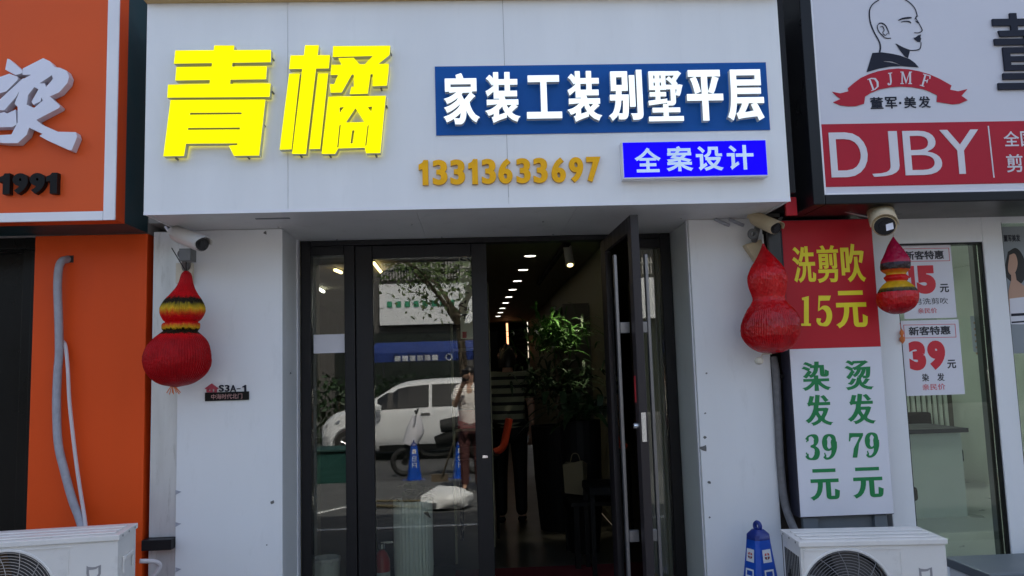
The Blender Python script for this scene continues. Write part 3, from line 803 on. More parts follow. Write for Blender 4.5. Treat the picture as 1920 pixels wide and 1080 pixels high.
# heavy serif figures on a 100 x 100 cell
def fatbrush(pts, n): return brush([(x, y, w_*1.28 if w_ > 12 else w_*1.12) for x, y, w_ in pts], n)
def numeral(n):
    if n == '1': return [[(28,6),(66,0),(66,92),(78,92),(78,100),(24,100),(24,92),(40,92),(40,14),(30,14)]], []
    if n == '7': return [[(8,0),(94,0),(94,10),(70,42),(58,100),(30,100),(38,62),(72,16),(30,16),(18,20),(13,34),(6,34)]], []
    if n == '5': return [fatbrush([(20,50,3),(44,40,10),(70,48,20),(80,68,24),(68,90,18),(44,97,9),(24,92,12),(16,80,14)], 6), [(20,0),(88,0),(80,16),(28,17),(25,50),(17,52)], fatbrush([(22,76,18),(22,84,20),(26,90,10)], 4)], []
    if n == '3': return [fatbrush([(16,22,18),(24,8,8),(46,3,8),(68,12,20),(70,26,22),(60,42,12),(38,47,6)], 6), fatbrush([(38,47,6),(64,52,12),(77,68,24),(72,86,22),(48,97,8),(26,94,10),(16,82,18)], 6), fatbrush([(17,20,16),(22,24,14)], 3), fatbrush([(16,82,18),(21,78,14)], 3)], []
    ring = fatbrush([(74,34,26),(72,14,18),(48,3,8),(26,14,18),(22,32,25),(27,52,18),(46,62,8),(66,54,10),(76,36,14)], 6)
    tail = fatbrush([(76,30,28),(78,54,26),(70,80,16),(50,95,9),(30,96,9),(22,86,16)], 6)
    return [ring, tail, fatbrush([(22,84,16),(28,82,14)], 3)], []
def put_num(s, box, Y, m, parent):
    n = len(s); w_ = (box[2]-box[0])/n
    for i, c in enumerate(s):
        a, cu = numeral(c)
        f = lambda p, i=i: (box[0]+w_*(i+.0+p[0]/100*1.0), box[1]-(box[2]-box[0])*.01*i+(box[3]-box[1])*p[1]/100)
        plate('digit', a, cu, Y, .0015, [m], parent, f)
put_num('15', (1494, 555, 1562, 611), TY, M['pr_yellow'], pr)
put_num('39', (1508, 815, 1571, 862), TY, M['pr_green'], pr)
put_num('79', (1590, 812, 1650, 858), TY, M['pr_green'], pr)
# pale block under the price sign
tag(obj('wall_bracket_panel', MB().box(xa+.05, xb-.03, PY+.05, -.003, .55, zb-.01).box(xa+.02, xa+.10, PY+.02, PY+.048, .55, zb-.01).box(xb-.10, xb-.03, PY+.02, PY+.048, .55, zb-.01), M['greybox']), 'grey panel under the price sign behind the right air conditioner', 'panel')
# pipes in the gap
pc = [(1450,670,.0),(1455,700,-.02),(1458,760,-.02),(1462,850,-.02),(1466,900,-.02),(1470,935,-.03),(1478,965,-.05),(1492,1000,-.12)]
tag(obj('conduit', MB().tube(spline([tuple(P(a, b, y)) for a, b, y in pc], 5), .022, 10), mat('gap_hose', (.16, .155, .16), .7, var=.2, scale=30), smooth=True), 'grey wrapped pipe in the gap between white pillar and price sign', 'pipe')
tag(obj('pipe_clip', B(1.70, 1.76, -.035, .0, 1.42, 1.44), M['black_gloss']), 'black clip holding the grey pipe beside the price sign', 'clip')

# posters
def poster(px, label, num, lines, y0):
    Y = .042
    t = thing('price_poster', label, 'poster', P(px[0], px[1], Y))
    x0, x1, z0, z1 = rectP(*px, Y)
    obj('sheet', B(x0, x1, Y-.002, Y, z0, z1), M['paper'], t)
    return t, Y-.0035
t, Y = poster((1690, 460, 1788, 597), 'white discount poster with red fifteen, half hidden behind the small lantern', '15', None, 0)
fb = crop(1560, 380, 3.375)
def frame_px(name, x0, y0, x1, y1, w_, Y, m, t, f):
    plate(name, [[(x0,y0),(x1,y0-(x1-x0)*.018),(x1+(y1-y0)*.08,y1-(x1-x0)*.018),(x0+(y1-y0)*.08,y1)]], [[(x0+w_,y0+w_),(x1-w_,y0+w_-(x1-x0)*.018),(x1-w_+(y1-y0)*.08,y1-w_-(x1-x0)*.018),(x0+w_+(y1-y0)*.08,y1-w_)]], Y, .001, [m], t, f)
def tpx(s, box, f, Y, m, t, bold, **k):
    a = f((box[0], box[1])); b = f((box[2], box[3]))
    text('lettering', s, (a[0], a[1], b[0], b[1]), Y, .001, [m], t, bold=bold, **k)
frame_px('border', 452, 291, 740, 374, 3, Y, M['paper_red'], t, fb)
tpx('新客特惠', (458, 304, 708, 360), fb, Y, M['paper_dk'], t, .03)
tpx('1', (487, 400, 525, 578), fb, Y, M['paper_red'], t, .06)
tpx('5', (535, 397, 655, 577), fb, Y, M['paper_red'], t, .075)
tpx('元', (682, 514, 740, 568), fb, Y, M['paper_dk'], t, .03)
tpx('男洗剪吹', (520, 603, 734, 643), fb, Y, M['paper_dk'], t, .0)
tpx('亲民价', (545, 666, 665, 700), fb, Y, M['paper_red'], t, .0)
t, Y = poster((1694, 600, 1803, 741), 'white discount poster with red thirty nine, lower of the two on the pane', '39', None, 0)
frame_px('border', 452, 773, 780, 858, 3, Y, M['paper_red'], t, fb)
tpx('新客特惠', (485, 782, 750, 838), fb, Y, M['paper_dk'], t, .03)
tpx('3', (488, 876, 594, 1062), fb, Y, M['paper_red'], t, .075)
tpx('9', (606, 872, 718, 1058), fb, Y, M['paper_red'], t, .075)
tpx('元', (729, 994, 785, 1049), fb, Y, M['paper_dk'], t, .03)
fc = crop(1560, 680, 2.7)
tpx('染', (456, 56, 491, 95), fc, Y, M['paper_dk'], t, .02)
tpx('发', (532, 53, 570, 93), fc, Y, M['paper_dk'], t, .02)
tpx('亲民价', (458, 107, 574, 138), fc, Y, M['paper_red'], t, .0)
# poster with a figure at the right edge
Yp = .060
t = thing('portrait_poster', 'grey poster of a dark haired woman at the right edge', 'poster', P(1890, 540, Yp))
x0, x1, z0, z1 = rectP(1884, 424, 1985, 662, Yp)
obj('sheet', B(x0, x1, Yp-.002, Yp, z0, z1), mat('poster_grey', (.26, .29, .31), .5), t)
obj('hair', plate('', [spline([(1890,472),(1905,465),(1918,480),(1925,510),(1914,532),(1896,528),(1884,510),(1890,472)], 5)], [], Yp-.0035, .001, None, None, mb=MB()), M['hair'], t)
obj('face', plate('', [spline([(1893,478),(1903,476),(1908,492),(1905,508),(1897,516),(1890,505),(1893,478)], 5), [(1896,512),(1904,512),(1906,525),(1925,540),(1925,600),(1892,600),(1891,545),(1896,525)]], [], Yp-.0045, .001, None, None, mb=MB()), M['skin'], t)
obj('dress', plate('', [[(1893,560),(1935,555),(1940,608),(1895,608)]], [], Yp-.0055, .001, None, None, mb=MB()), M['paper'], t)
obj('caption', plate('', [[(1896,588),(1935,586),(1935,591),(1896,593)], [(1897,603),(1940,600),(1940,603),(1897,606)]], [], Yp-.0065, .001, None, None, mb=MB()), M['ink'], t)
text('lettering', '董军美发', (1882, 440, 1913, 453), Yp-.0035, .001, [M['ink']], t, bold=.02)
t = thing('portrait_poster', 'faint pale price sheet with orange lines deep behind the salon pane', 'poster', (3.1, 1.2, 1.6)); t.name = 'notice_sheet'
ORG[t.name] = Vector((3.1, 1.2, 1.6))
x0, x1, z0, z1 = rectP(1822, 592, 1852, 660, 1.2)
obj('sheet', B(x0, x1, 1.2, 1.202, z0, z1), M['paper'], t)
pm = MB()
for i in range(6): pm.box(x0+.02, x1-.02-.03*(i % 2), 1.197, 1.1985, z1-.06-i*.045, z1-.045-i*.045)
obj('print', pm, mat('faded_orange_print', (.60, .36, .24), .6), t)
# little red charm on the salon frame
t = thing('hanging_charm', 'tiny orange red paper charm hanging beside the lower discount poster', 'ornament', P(1691, 630, -.02))
q = P(1691, 628, -.02)
obj('charm', MB().lathe([(.002,-.05),(.014,-.035),(.016,-.02),(.006,-.006),(.012,.008),(.010,.022),(.002,.035)], q, 10), M['paper_orange'], t)
obj('cord', MB().tube([q+Vector((0, 0, .035)), q+Vector((0, .012, .07))], .0015, 5), M['paper_red'], t)

# ================================================================== LANTERNS
def lantern(pxprof, label, Y, stops, px_scale_at, seg=150, mod=.010, tilt=0, jag=.03, gloss=False):
    """pxprof: (centre x, y, radius) in photo pixels from top to bottom"""
    top = P(pxprof[0][0], pxprof[0][1], Y); bot = P(pxprof[-1][0], pxprof[-1][1], Y)
    t = thing('gourd_lantern', label, 'lantern', bot, 'paper gourd lanterns hanging from the cameras')
    k = (Y-CAM[1])/F
    sp = spline(pxprof, 5)
    mb = MB(); vs = []; fs_ = []
    for cx, py, r in sp:
        c = P(cx, py, Y); r = max(r, .6)*k*(.91 if abs(cx-890) > 300 else 1.0)
        for i in range(seg):
            a = 2*math.pi*i/seg; q = r*(1+mod*(1 if i % 2 else -1)+.012*math.sin(a*3+py*.1)+.014*noise.noise(Vector((math.cos(a)*9, math.sin(a)*9, py*.25))))
            vs.append((c.x+q*math.cos(a), c.y+q*math.sin(a), c.z))
    n = len(sp)
    for j in range(n-1):
        for i in range(seg):
            h = (i+1) % seg
            fs_.append((j*seg+i, (j+1)*seg+i, (j+1)*seg+h, j*seg+h))
    fs_.append(tuple(range(seg))); fs_.append(tuple(reversed(range((n-1)*seg, n*seg))))
    mb.add(vs, fs_)
    obj('paper_body', mb, banded('lantern_paper', stops, jag, gloss=gloss), t)
    return t, top, bot
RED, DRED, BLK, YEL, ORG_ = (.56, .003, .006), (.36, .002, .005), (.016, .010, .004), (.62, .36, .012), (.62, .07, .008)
s3 = lambda pts, ox, oy: [(ox+a/3, oy+b/3, r/3) for a, b, r in pts]
prof = s3([(268,325,14),(268,345,30),(265,400,45),(258,445,72),(250,490,108),(247,530,128),(247,565,126),(245,598,108),(243,612,92),(240,622,106),(238,645,108),(236,660,98),(232,668,104),(228,700,142),(224,735,170),(220,790,190),(218,845,192),(216,895,172),(215,935,134),(214,962,84),(212,977,12)], 260, 400)
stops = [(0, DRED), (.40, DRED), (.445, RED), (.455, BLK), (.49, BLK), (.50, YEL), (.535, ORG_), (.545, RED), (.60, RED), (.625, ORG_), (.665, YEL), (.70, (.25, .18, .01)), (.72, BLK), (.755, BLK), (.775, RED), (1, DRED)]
t, top, bot = lantern(prof, 'red paper gourd lantern with ragged yellow and black bands on the left pillar', -.22, stops, 1)
obj('hanging_string', MB().tube([top, P(349, 490, -.16)], .004, 6).tube([top+Vector((-.004, 0, 0)), P(322, 465, -.10)], .003, 6), M['cctv_dk'], t)
tm = MB()
for i in range(7): tm.tube([bot+Vector((-.02, 0, .02)), bot+Vector((-.05+.012*i, .008*(i % 3), -.03-.008*(i % 2)))], .0025, 5)
obj('tassel', tm, M['paper_orange'], t)
prof = [(1431,457,2),(1432,468,7),(1436,485,20),(1438,502,33),(1438,520,40),(1439,538,38),(1441,552,34),(1442,560,33),(1442,568,36),(1444,585,50),(1445,605,59),(1445,625,59),(1445,640,52),(1446,652,40),(1447,660,24),(1447,663,5)]
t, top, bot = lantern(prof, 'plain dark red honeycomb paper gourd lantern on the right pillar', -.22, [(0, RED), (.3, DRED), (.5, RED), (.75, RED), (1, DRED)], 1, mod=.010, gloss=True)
obj('hanging_string', MB().tube([top, P(1430, 440, -.16)], .004, 6), M['cctv'], t)
q = P(1423, 676, -.22)
obj('tassel', MB().tube([bot, P(1430, 664, -.2), q], .004, 6).lathe([(.006,-.022),(.022,-.014),(.025,0),(.018,.014),(.004,.02)], q, 12), M['beige'], t)
prof = [(1675,444,1),(1675,450,5),(1676,462,13),(1678,474,20),(1679,484,26),(1679,491,29),(1679,503,29),(1679,508,26),(1680,513,20),(1680,516,20),(1680,520,24),(1681,525,22),(1681,528,20),(1681,532,26),(1682,540,34),(1683,550,40),(1683,562,41),(1683,574,36),(1683,582,26),(1683,588,12),(1683,589,2)]
MAG = (.38, .006, .045)
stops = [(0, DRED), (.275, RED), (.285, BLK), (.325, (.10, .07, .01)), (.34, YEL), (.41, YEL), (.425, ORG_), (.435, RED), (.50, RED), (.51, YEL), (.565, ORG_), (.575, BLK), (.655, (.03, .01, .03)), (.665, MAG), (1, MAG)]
t, top, bot = lantern(prof, 'small crimson gourd lantern with yellow and black stripes before the salon glass', -.30, stops, 1, mod=.006, jag=.004, gloss=True)
obj('hanging_string', MB().tube([top, P(1676, 438, -.33)], .003, 6), M['cctv'], t)

# ================================================================== CCTV
def cctv(label, A, Bp, r, body, hood_len, parts):
    A, Bp = Vector(A), Vector(Bp)
    t = thing('security_camera', label, 'security camera', A, 'security cameras under the signs')
    d = (Bp-A).normalized()
    up = (Vector((0, 0, 1))-d*d.z).normalized(); sd = d.cross(up)
    L = (Bp-A).length
    m = MB()
    n = 20
    for rr, a, b in ((1.0, 0, .9),):
        pass
    prof = [(0, .55), (.03, .9), (.08, 1), (L*.93, 1), (L*.97, .97), (L, .85)]
    vs = []; fs_ = []
    for u, s in prof:
        for k in range(n):
            th = 2*math.pi*k/n
            vs.append(A+d*u+(sd*math.cos(th)+up*math.sin(th)*.95)*r*s)
    for j in range(len(prof)-1):
        for k in range(n):
            h = (k+1) % n; fs_.append((j*n+k, j*n+h, (j+1)*n+h, (j+1)*n+k))
    fs_.append(tuple(reversed(range(n))))
    m.add(vs, fs_)
    obj('camera_body', m, M[body], t, smooth=True)
    fm_ = MB(); vs = [Bp-d*.004+(sd*math.cos(2*math.pi*k/n)+up*math.sin(2*math.pi*k/n))*r*.9 for k in range(n)]
    fm_.add(vs, [tuple(range(n))])
    fm_.tube([Bp-d*.01, Bp+d*.006], r*.42, 14)
    obj('lens_face', fm_, M['cctv_dk'], t)
    hm = MB(); vs = []; fs_ = []      # sun hood: half shell over the body, thick
    ks = list(range(0, 13))
    for (rr, u0, u1) in ((1.12, L*.05, L+hood_len), (1.05, L*.05, L+hood_len-.002)):
        for u in (u0, u1):
            for k in ks:
                th = math.pi*(k/12)
                uu = u-(0 if u == u0 else hood_len*.8*(1-math.sin(th)))
                vs.append(A+d*uu+(sd*math.cos(th)+up*math.sin(th))*r*rr)
    q = len(ks)
    for k in range(q-1):
        fs_ += [(k, k+1, q+k+1, q+k), (2*q+k, 3*q+k, 3*q+k+1, 2*q+k+1), (q+k, q+k+1, 3*q+k+1, 3*q+k), (k, 2*q+k, 2*q+k+1, k+1)]
    hm.add(vs, fs_)
    obj('sun_hood', hm, M[body], t, smooth=True)
    for nm_, mb_, mt_ in parts: obj(nm_, mb_, M[mt_], t, bevel=.004 if nm_ == 'wall_box' else 0)
    return t
x0, x1, z0, z1 = rectP(333, 494, 364, 532, 0)
br = MB().tube([P(352, 478, -.12), P(349, 494, -.06), P(349, 505, -.01)], .024, 10)
br.box(*sorted((P(341, 478, -.2).x, P(362, 478, -.2).x)), -.24, -.15, P(350, 490, -.2).z, P(350, 468, -.2).z)
br.ring(P(341, 476, -.2), .02, .005, 'y', 16)
cctv('white bullet security camera pointing right above the left lantern', P(326, 438, -.09), P(379, 458, -.36), .042, 'cctv', .05,
     [('wall_box', B(x0, x1, -.032, -.001, z0, z1), 'beige'), ('bracket', br, 'cctv_grey')])
wires = MB()
for i in range(6):
    q = P(310+i*5, 425+i % 3*5, -.03); wires.tube([q, q+Vector((.02, -.01, -.025)), q+Vector((.05, -.02, -.01))], .008, 6)
tag(obj('wire_wrap', wires, M['trim']), 'crumpled white plastic wrap at the top of the left metal strip', 'plastic wrap')
x0, x1, z0, z1 = rectP(1398, 455, 1424, 490, 0)
bx_ = MB().prism([(P(*p, -.03).x, P(*p, -.03).z) for p in ((1394,460),(1415,490),(1432,480),(1424,450))], -.06, -.001)
cctv('aged beige security camera pointing right above the plain red lantern', P(1410, 408, -.08), P(1455, 428, -.28), .040, 'cctv_beige', .03,
     [('wall_box', bx_, 'cctv_beige'), ('bracket', MB().tube([P(1421, 424, -.12), P(1414, 452, -.05)], .018, 10).ring(P(1412, 439, -.14), .022, .011, 'y', 20, 8), 'cctv_grey'),
      ('black_guard', B(P(1440, 470, -.18).x, P(1463, 470, -.18).x, -.20, -.17, P(1450, 505, -.18).z, P(1450, 436, -.18).z), 'cctv_dk')])
A = P(1650, 396, -.30); Bq = P(1659, 424, -.52)
cctv('beige security camera with dark face under the salon sign', A, Bq, .062, 'cctv_beige', .01,
     [('bracket', MB().tube([A, P(1640, 393, -.12)], .02, 10), 'cctv_grey'),
      ('ir_window', MB().add([P(1661, 421, -.54), P(1674, 417, -.54), P(1676, 429, -.545), P(1662, 433, -.545)], [(3, 2, 1, 0)]), 'paper')])

# ================================================================== NUMBER PLATE
np_ = thing('number_plate', 'small door number plate with red house icon and black strip on the left pillar', 'number plate', P(424, 740, 0))
x0, x1, z0, z1 = rectP(384, 735, 466.5, 751, -.01)
obj('black_strip', B(x0, x1, -.010, -.001, z0, z1), M['black_letter'], np_, bevel=.001)
text('lettering', '中海时代北门', (396, 738.5, 454, 748), -.0115, .001, [mat('plate_pink', (.55, .30, .28), .4)], np_, bold=0)
fp = crop(0, 700, 2.843)
plate('house_icon', [[(1092,80),(1128,54),(1162,80),(1162,84),(1155,84),(1155,101),(1100,101),(1100,84),(1092,84)]], [[(1112,84),(1122,84),(1122,94),(1112,94)], [(1132,84),(1142,84),(1142,100),(1132,100)]], -.010, .009, [mat('icon_red', (.42, .05, .08), .4)], np_, fp)
for s, a, c in (('S',1166,1192),('3',1198,1222),('A',1226,1258),('-',1262,1280),('1',1292,1312)):
    f0, f1 = fp((a, 62)), fp((c, 98))
    if s == '-': f0, f1 = fp((a, 80)), fp((c, 84))
    text('digit', s, (f0[0], f0[1], f1[0], f1[1]), -.008, .007, [M['ink']], np_, bold=.02)
obj('paper_tab', plate('', [[(1254,46),(1324,43),(1324,48),(1254,51)], [(1260,58),(1290,57),(1290,61),(1260,62)]], [], -.006, .002, None, None, mb=MB()), M['logo_gray'], np_)
st = MB()
plate('', [[(485,412),(541,411),(541,416),(485,417)]], [], -.3, .002, None, None, mb=st)
q0 = P(485, 411, -.29); q1 = P(541, 411, -.29)
tag(obj('tape_strip', B(-1.16, -.98, -.31, -.285, SZ-.003, SZ-.0005), M['greybox']), 'small grey tape strip stuck under the white sign board', 'tape')

# ================================================================== AIR CONDITIONERS
def aircon(label, loc, rz, brown, wdt=.665, dep=.29, h=.54, fan_x=-.13):
    t = thing('air_conditioner', label, 'air conditioner', (0, 0, 0), 'outdoor air conditioner units')
    hw = wdt/2; y0, y1 = -dep/2, dep/2
    # casing with a round fan opening in its front
    R = .208; cz = .285
    n = 48
    L = [(-hw, .03), (hw, .03), (hw, h-.03), (-hw, h-.03)]
    c = [(fan_x+R*math.cos(2*math.pi*k/n), cz+R*math.sin(2*math.pi*k/n)) for k in range(n)]
    m = solid([L, c], [1, -20], y0, .012)
    m.box(-hw, -hw+.012, y0+.0125, y1, .03, h-.03).box(hw-.012, hw, y0+.0125, y1, .03, h-.03).box(-hw+.0125, hw-.0125, y1-.012, y1, .03, h-.03).box(-hw+.0125, hw-.0125, y0+.0125, y1-.0125, .03, .045)
    obj('casing', m, M['ac'], t, bevel=.002)
    obj('front_rib', MB().box(-hw+.025, hw-.20, y0-.004, y0-.0005, h-.048, h-.042).box(fan_x+R+.045, fan_x+R+.05, y0-.004, y0-.0005, .06, h-.06).box(-hw+.012, -hw+.018, y0-.005, y0-.0005, .05, h-.04), M['ac'], t)
    lid = MB().box(-hw-.008, hw+.008, y0-.010, y1+.006, h-.029, h-.004)
    for i in range(3): lid.box(-hw+.02, hw-.02, y0+.03+i*.075, y0+.075+i*.075, h-.0035, h+.003)
    obj('top_lid', lid, M['ac'], t, bevel=.008)
    sm_ = MB()
    for s in (-1, 1):
        for k in range(3): sm_.tube([(s*(hw+.0085), y0+.04+k*.10, h-.016), (s*(hw+.010), y0+.04+k*.10, h-.016)], .005, 8)
    obj('lid_screw', sm_, M['cctv_grey'], t)
    vm_ = MB()
    for k in range(9): vm_.box(-hw-.002, -hw-.0005, y0+.03+k*.026, y0+.045+k*.026, .08, h-.08)
    obj('side_vent', vm_, M['ac_dark'], t)
    obj('side_handle', MB().box(hw+.0005, hw+.014, y0+.07, y1-.07, h-.135, h-.115).box(hw+.0005, hw+.010, y0+.065, y0+.075, h-.19, h-.1145).box(hw+.0005, hw+.010, y1-.075, y1-.065, h-.19, h-.1145), M['ac'], t, bevel=.004)
    dk = MB().disc((fan_x, y0+.16, cz), R+.02, 40)
    dk.f = [tuple(reversed(f)) for f in dk.f]
    obj('coil', dk, M['ac_brown' if brown else 'ac_dark'], t)
    fm_ = MB().tube([(fan_x, y0+.05, cz), (fan_x, y0+.10, cz)], .045, 20)
    for k in range(3):
        a0 = 2*math.pi*k/3
        vs = []
        for j in range(9):
            a = a0+j*.19; tw = .04*j/8
            vs += [(fan_x+.04*math.cos(a), y0+.055+tw, cz+.04*math.sin(a)), (fan_x+.19*math.cos(a+.25), y0+.05+tw*1.4, cz+.19*math.sin(a+.25))]
        fm_.add(vs, [(2*j, 2*j+1, 2*j+3, 2*j+2) for j in range(8)])
        fm_.add([(x, y+.004, z) for x, y, z in vs], [(2*j+2, 2*j+3, 2*j+1, 2*j) for j in range(8)])
    obj('fan', fm_, M['ac_fan'], t)
    g = MB()
    for k in range(14): g.ring((fan_x, y0-.006, cz), .035+k*.0128, .0014, 'y', 44, 4)
    for k in range(14):
        a0 = 2*math.pi*k/14
        g.tube([(fan_x+r_*math.cos(a0+(r_-.03)*2.2), y0-.009, cz+r_*math.sin(a0+(r_-.03)*2.2)) for r_ in (.03, .07, .11, .15, .19, .208)], .0018, 4)
    g.lathe([(.03, 0), (.03, .006), (.026, .008)], (0, 0, 0), 20)
    vs = g.v
    k0 = len(vs)-60
    for i in range(k0, len(vs)):
        x, y, z = vs[i]; vs[i] = (fan_x+x, y0-.006-z, cz+y)
    obj('fan_grille', g, M['ac_wire' if brown else 'ac_wire_dk'], t)
    obj('fan_rim', MB().ring((fan_x, y0-.003, cz), R+.004, .007, 'y', 48, 6), M['ac'], t, smooth=True)
    lx, lz = hw-.10, h-.16     # outlined cup mark with two ears
    u = .030
    o_ = [(-u,u*.90),(-u*.72,u*.74),(-u*.2,u*.66),(u*.25,u*.68),(u*.62,u*.80),(u,u*.92),(u,-u*.35),(u*.8,-u*.85),(u*.3,-u*1.12),(-u*.3,-u*1.12),(-u*.85,-u*.8),(-u*1.0,-u*.2)]
    i_ = [(-u*.66,u*.30),(-u*.1,u*.30),(u*.35,u*.36),(u*.66,u*.62),(u*.66,-u*.3),(u*.5,-u*.62),(u*.2,-u*.8),(-u*.25,-u*.8),(-u*.58,-u*.55),(-u*.66,-u*.1)]
    ct = [(-u*.28,-u*.0),(-u*1.2,-u*.12),(-u*1.2,u*.06),(-u*.2,u*.2)]
    sh = lambda l: [(lx+a, lz+b) for a, b in l]
    LL = [sh(o_), sh(i_)]
    LL = [l if area(l) > 0 else l[::-1] for l in LL]
    obj('logo', solid(LL, [1, -20], y0-.0015, .001), M['logo_gray'], t)
    for s in (-1, 1): obj('foot', B(s*(hw-.12)-.03, s*(hw-.12)+.03, y0-.01, y1+.01, 0, .0295), M['ac'], t)
    t.location = loc; t.rotation_euler = (0, 0, rz); ORG[t.name] = Vector(loc)
    return t
def wall_stand(label, x0, x1, y0, z):
    m = MB().box(x0, x1, y0, y0+.05, .0, z).box(x0, x1, y0+.2, y0+.25, 0, z)
    return m
# blocks under the units (out of frame)
aircon('white outdoor air conditioner before the price sign, its dark fan at the bottom edge', (1.83, -.66, .135), RAD(-5), False)
aircon('white outdoor air conditioner before the orange wall, with a brownish fan grille', (-1.995, -.66, .285), RAD(8), True)
tag(obj('unit_plinth', MB().box(1.5, 2.15, -.80, -.52, 0, .134), M['concrete'], bevel=.01), 'low concrete plinth under the right air conditioner', 'plinth')
tag(obj('unit_plinth', MB().box(-2.30, -1.72, -.80, -.52, 0, .284), M['concrete'], bevel=.01), 'taller concrete plinth under the left air conditioner', 'plinth')
pc = [(262,1052,-.40),(290,1053,-.36),(300,1060,-.34),(295,1072,-.34),(283,1090,-.34),(280,1130,-.34)]
tag(obj('refrigerant_pipe', MB().tube(spline([tuple(P(a, b, y)) for a, b, y in pc], 5), .011, 8), M['cable'], smooth=True), 'white bent pipe leaving the side of the left air conditioner', 'pipe')
gb = thing('storage_box', 'grey lidded box at the bottom right corner of the salon front', 'box', P(1890, 1075, -.5))
x0 = P(1842, 1062, -.55).x; zt = P(1880, 1054, -.4).z
obj('box_body', B(x0, x0+.9, -.60, -.25, 0, zt-.05), M['acm'], gb, bevel=.01)
obj('box_lid', B(x0-.01, x0+.92, -.62, -.23, zt-.049, zt), M['greybox'], gb, bevel=.006)

# ================================================================== CONES
def cone_mesh():
    m = MB(); m2 = MB(); m3 = MB()
    def sec(w_, c, z): # chamfered square
        return [(w_, -c, z), (w_, c, z), (c, w_, z), (-c, w_, z), (-w_, c, z), (-w_, -c, z), (-c, -w_, z), (c, -w_, z)]
    H = .62
    secs = [(.108, .074, .03), (.056, .039, .47), (.050, .034, .535)]
    vs = []
    for s in secs: vs += sec(*s)
    m.add(vs, [(j*8+k, j*8+(k+1) % 8, (j+1)*8+(k+1) % 8, (j+1)*8+k) for j in range(2) for k in range(8)])
    vs = sec(.0495, .034, .5352)+sec(.048, .032, .56)+sec(.026, .016, .585)
    m2.add(vs, [(j*8+k, j*8+(k+1) % 8, (j+1)*8+(k+1) % 8, (j+1)*8+k) for j in range(2) for k in range(8)]+[tuple(range(16, 24))])
    m2.ring((0, 0, .60), .020, .011, 'x', 24, 8)
    m3.box(-.17, .17, -.17, .17, 0, .03)
    return m, m2, m3
def on_face(l, rz, out=.0015):
    """x across, z height -> on the sloping face of the cone"""
    vs = []
    for x, z in l:
        y = -(.108+(z-.03)/(.47-.03)*(.056-.108)) if z < .47 else -(.056+(z-.47)/.065*(-.006))
        vs.append(Matrix.Rotation(rz, 3, 'Z') @ Vector((x, y-out, z)))
    return vs
def make_cone(label, loc, rz, group):
    t = thing('traffic_cone', label, 'traffic cone', (0, 0, 0), group)
    a, b, c = cone_mesh()
    obj('cone_body', a, M['cone'], t, bevel=.004, smooth=True); obj('top_loop', b, M['cone_dk'], t, smooth=True); obj('base_plate', c, M['cone_dk'], t, bevel=.006)
    for k in (0, 1):
        a_ = RAD(-90)*k
        sm = MB(); rm = MB()
        sm.add(on_face([(-.029, .425), (.029, .425), (.027, .490), (-.027, .490)], a_), [(0, 1, 2, 3)])
        for sx, sz in ((-1, -1), (1, -1), (1, 1), (-1, 1)):
            q = [(sx*.003, .457+sz*.003), (sx*.017, .457+sz*.003), (sx*.014, .457+sz*.012), (sx*.003, .457+sz*.017)]
            rm.add(on_face(q, a_, .003), [(0, 1, 2, 3)]); rm.add(on_face(q, a_, .003), [(3, 2, 1, 0)])
        obj('sticker', sm, M['sticker'], t); obj('emblem', rm, M['sticker_red'], t)
        for z0_, z1_, kind in ((.315, .39, 'ri'), (.215, .29, 'yue')):
            cm = MB()
            def bar(xa_, xb_, za_, zb_): cm.add(on_face([(xa_, za_), (xb_, za_), (xb_, zb_), (xa_, zb_)], a_, .002), [(0, 1, 2, 3)])
            w_ = .030 if kind == 'ri' else .034
            bar(-w_, -w_+.009, z0_, z1_); bar(w_-.009, w_, z0_, z1_)
            bar(-w_+.009, w_-.009, z1_-.009, z1_); bar(-w_+.009, w_-.009, (z0_+z1_)/2-.004, (z0_+z1_)/2+.005)
            if kind == 'ri': bar(-w_+.009, w_-.009, z0_, z0_+.009)
            obj('character', cm, M['sticker'], t)
    t.location = loc; t.rotation_euler = (0, 0, rz); ORG[t.name] = Vector(loc)
    return t
def copy_tree(o, parent=None):
    c = o.copy(); COL.objects.link(c)
    if parent is not None: c.parent = parent
    for k in [x for x in bpy.data.objects if x.parent == o]: copy_tree(k, c)
    return c
qc = P(1421, 1000, -.28)
c0 = make_cone('blue plastic traffic cone with white stickers before the right pillar', (qc.x, -.28, .05), RAD(22), 'blue traffic cones')
tag(obj('cone_block', B(qc.x-.2, qc.x+.2, -.48, -.08, 0, .049), M['concrete'], bevel=.01), 'low concrete block carrying the blue cone by the right pillar', 'block')
for x, y, lab in ((-1.0, -7.0, 'left blue traffic cone mirrored low in the door glass'), (-.30, -6.9, 'right blue traffic cone mirrored in the door glass by the person')):
    c = copy_tree(c0); c.location = (x, y, -.12); c.rotation_euler = (0, 0, RAD(170)); c['label'] = lab

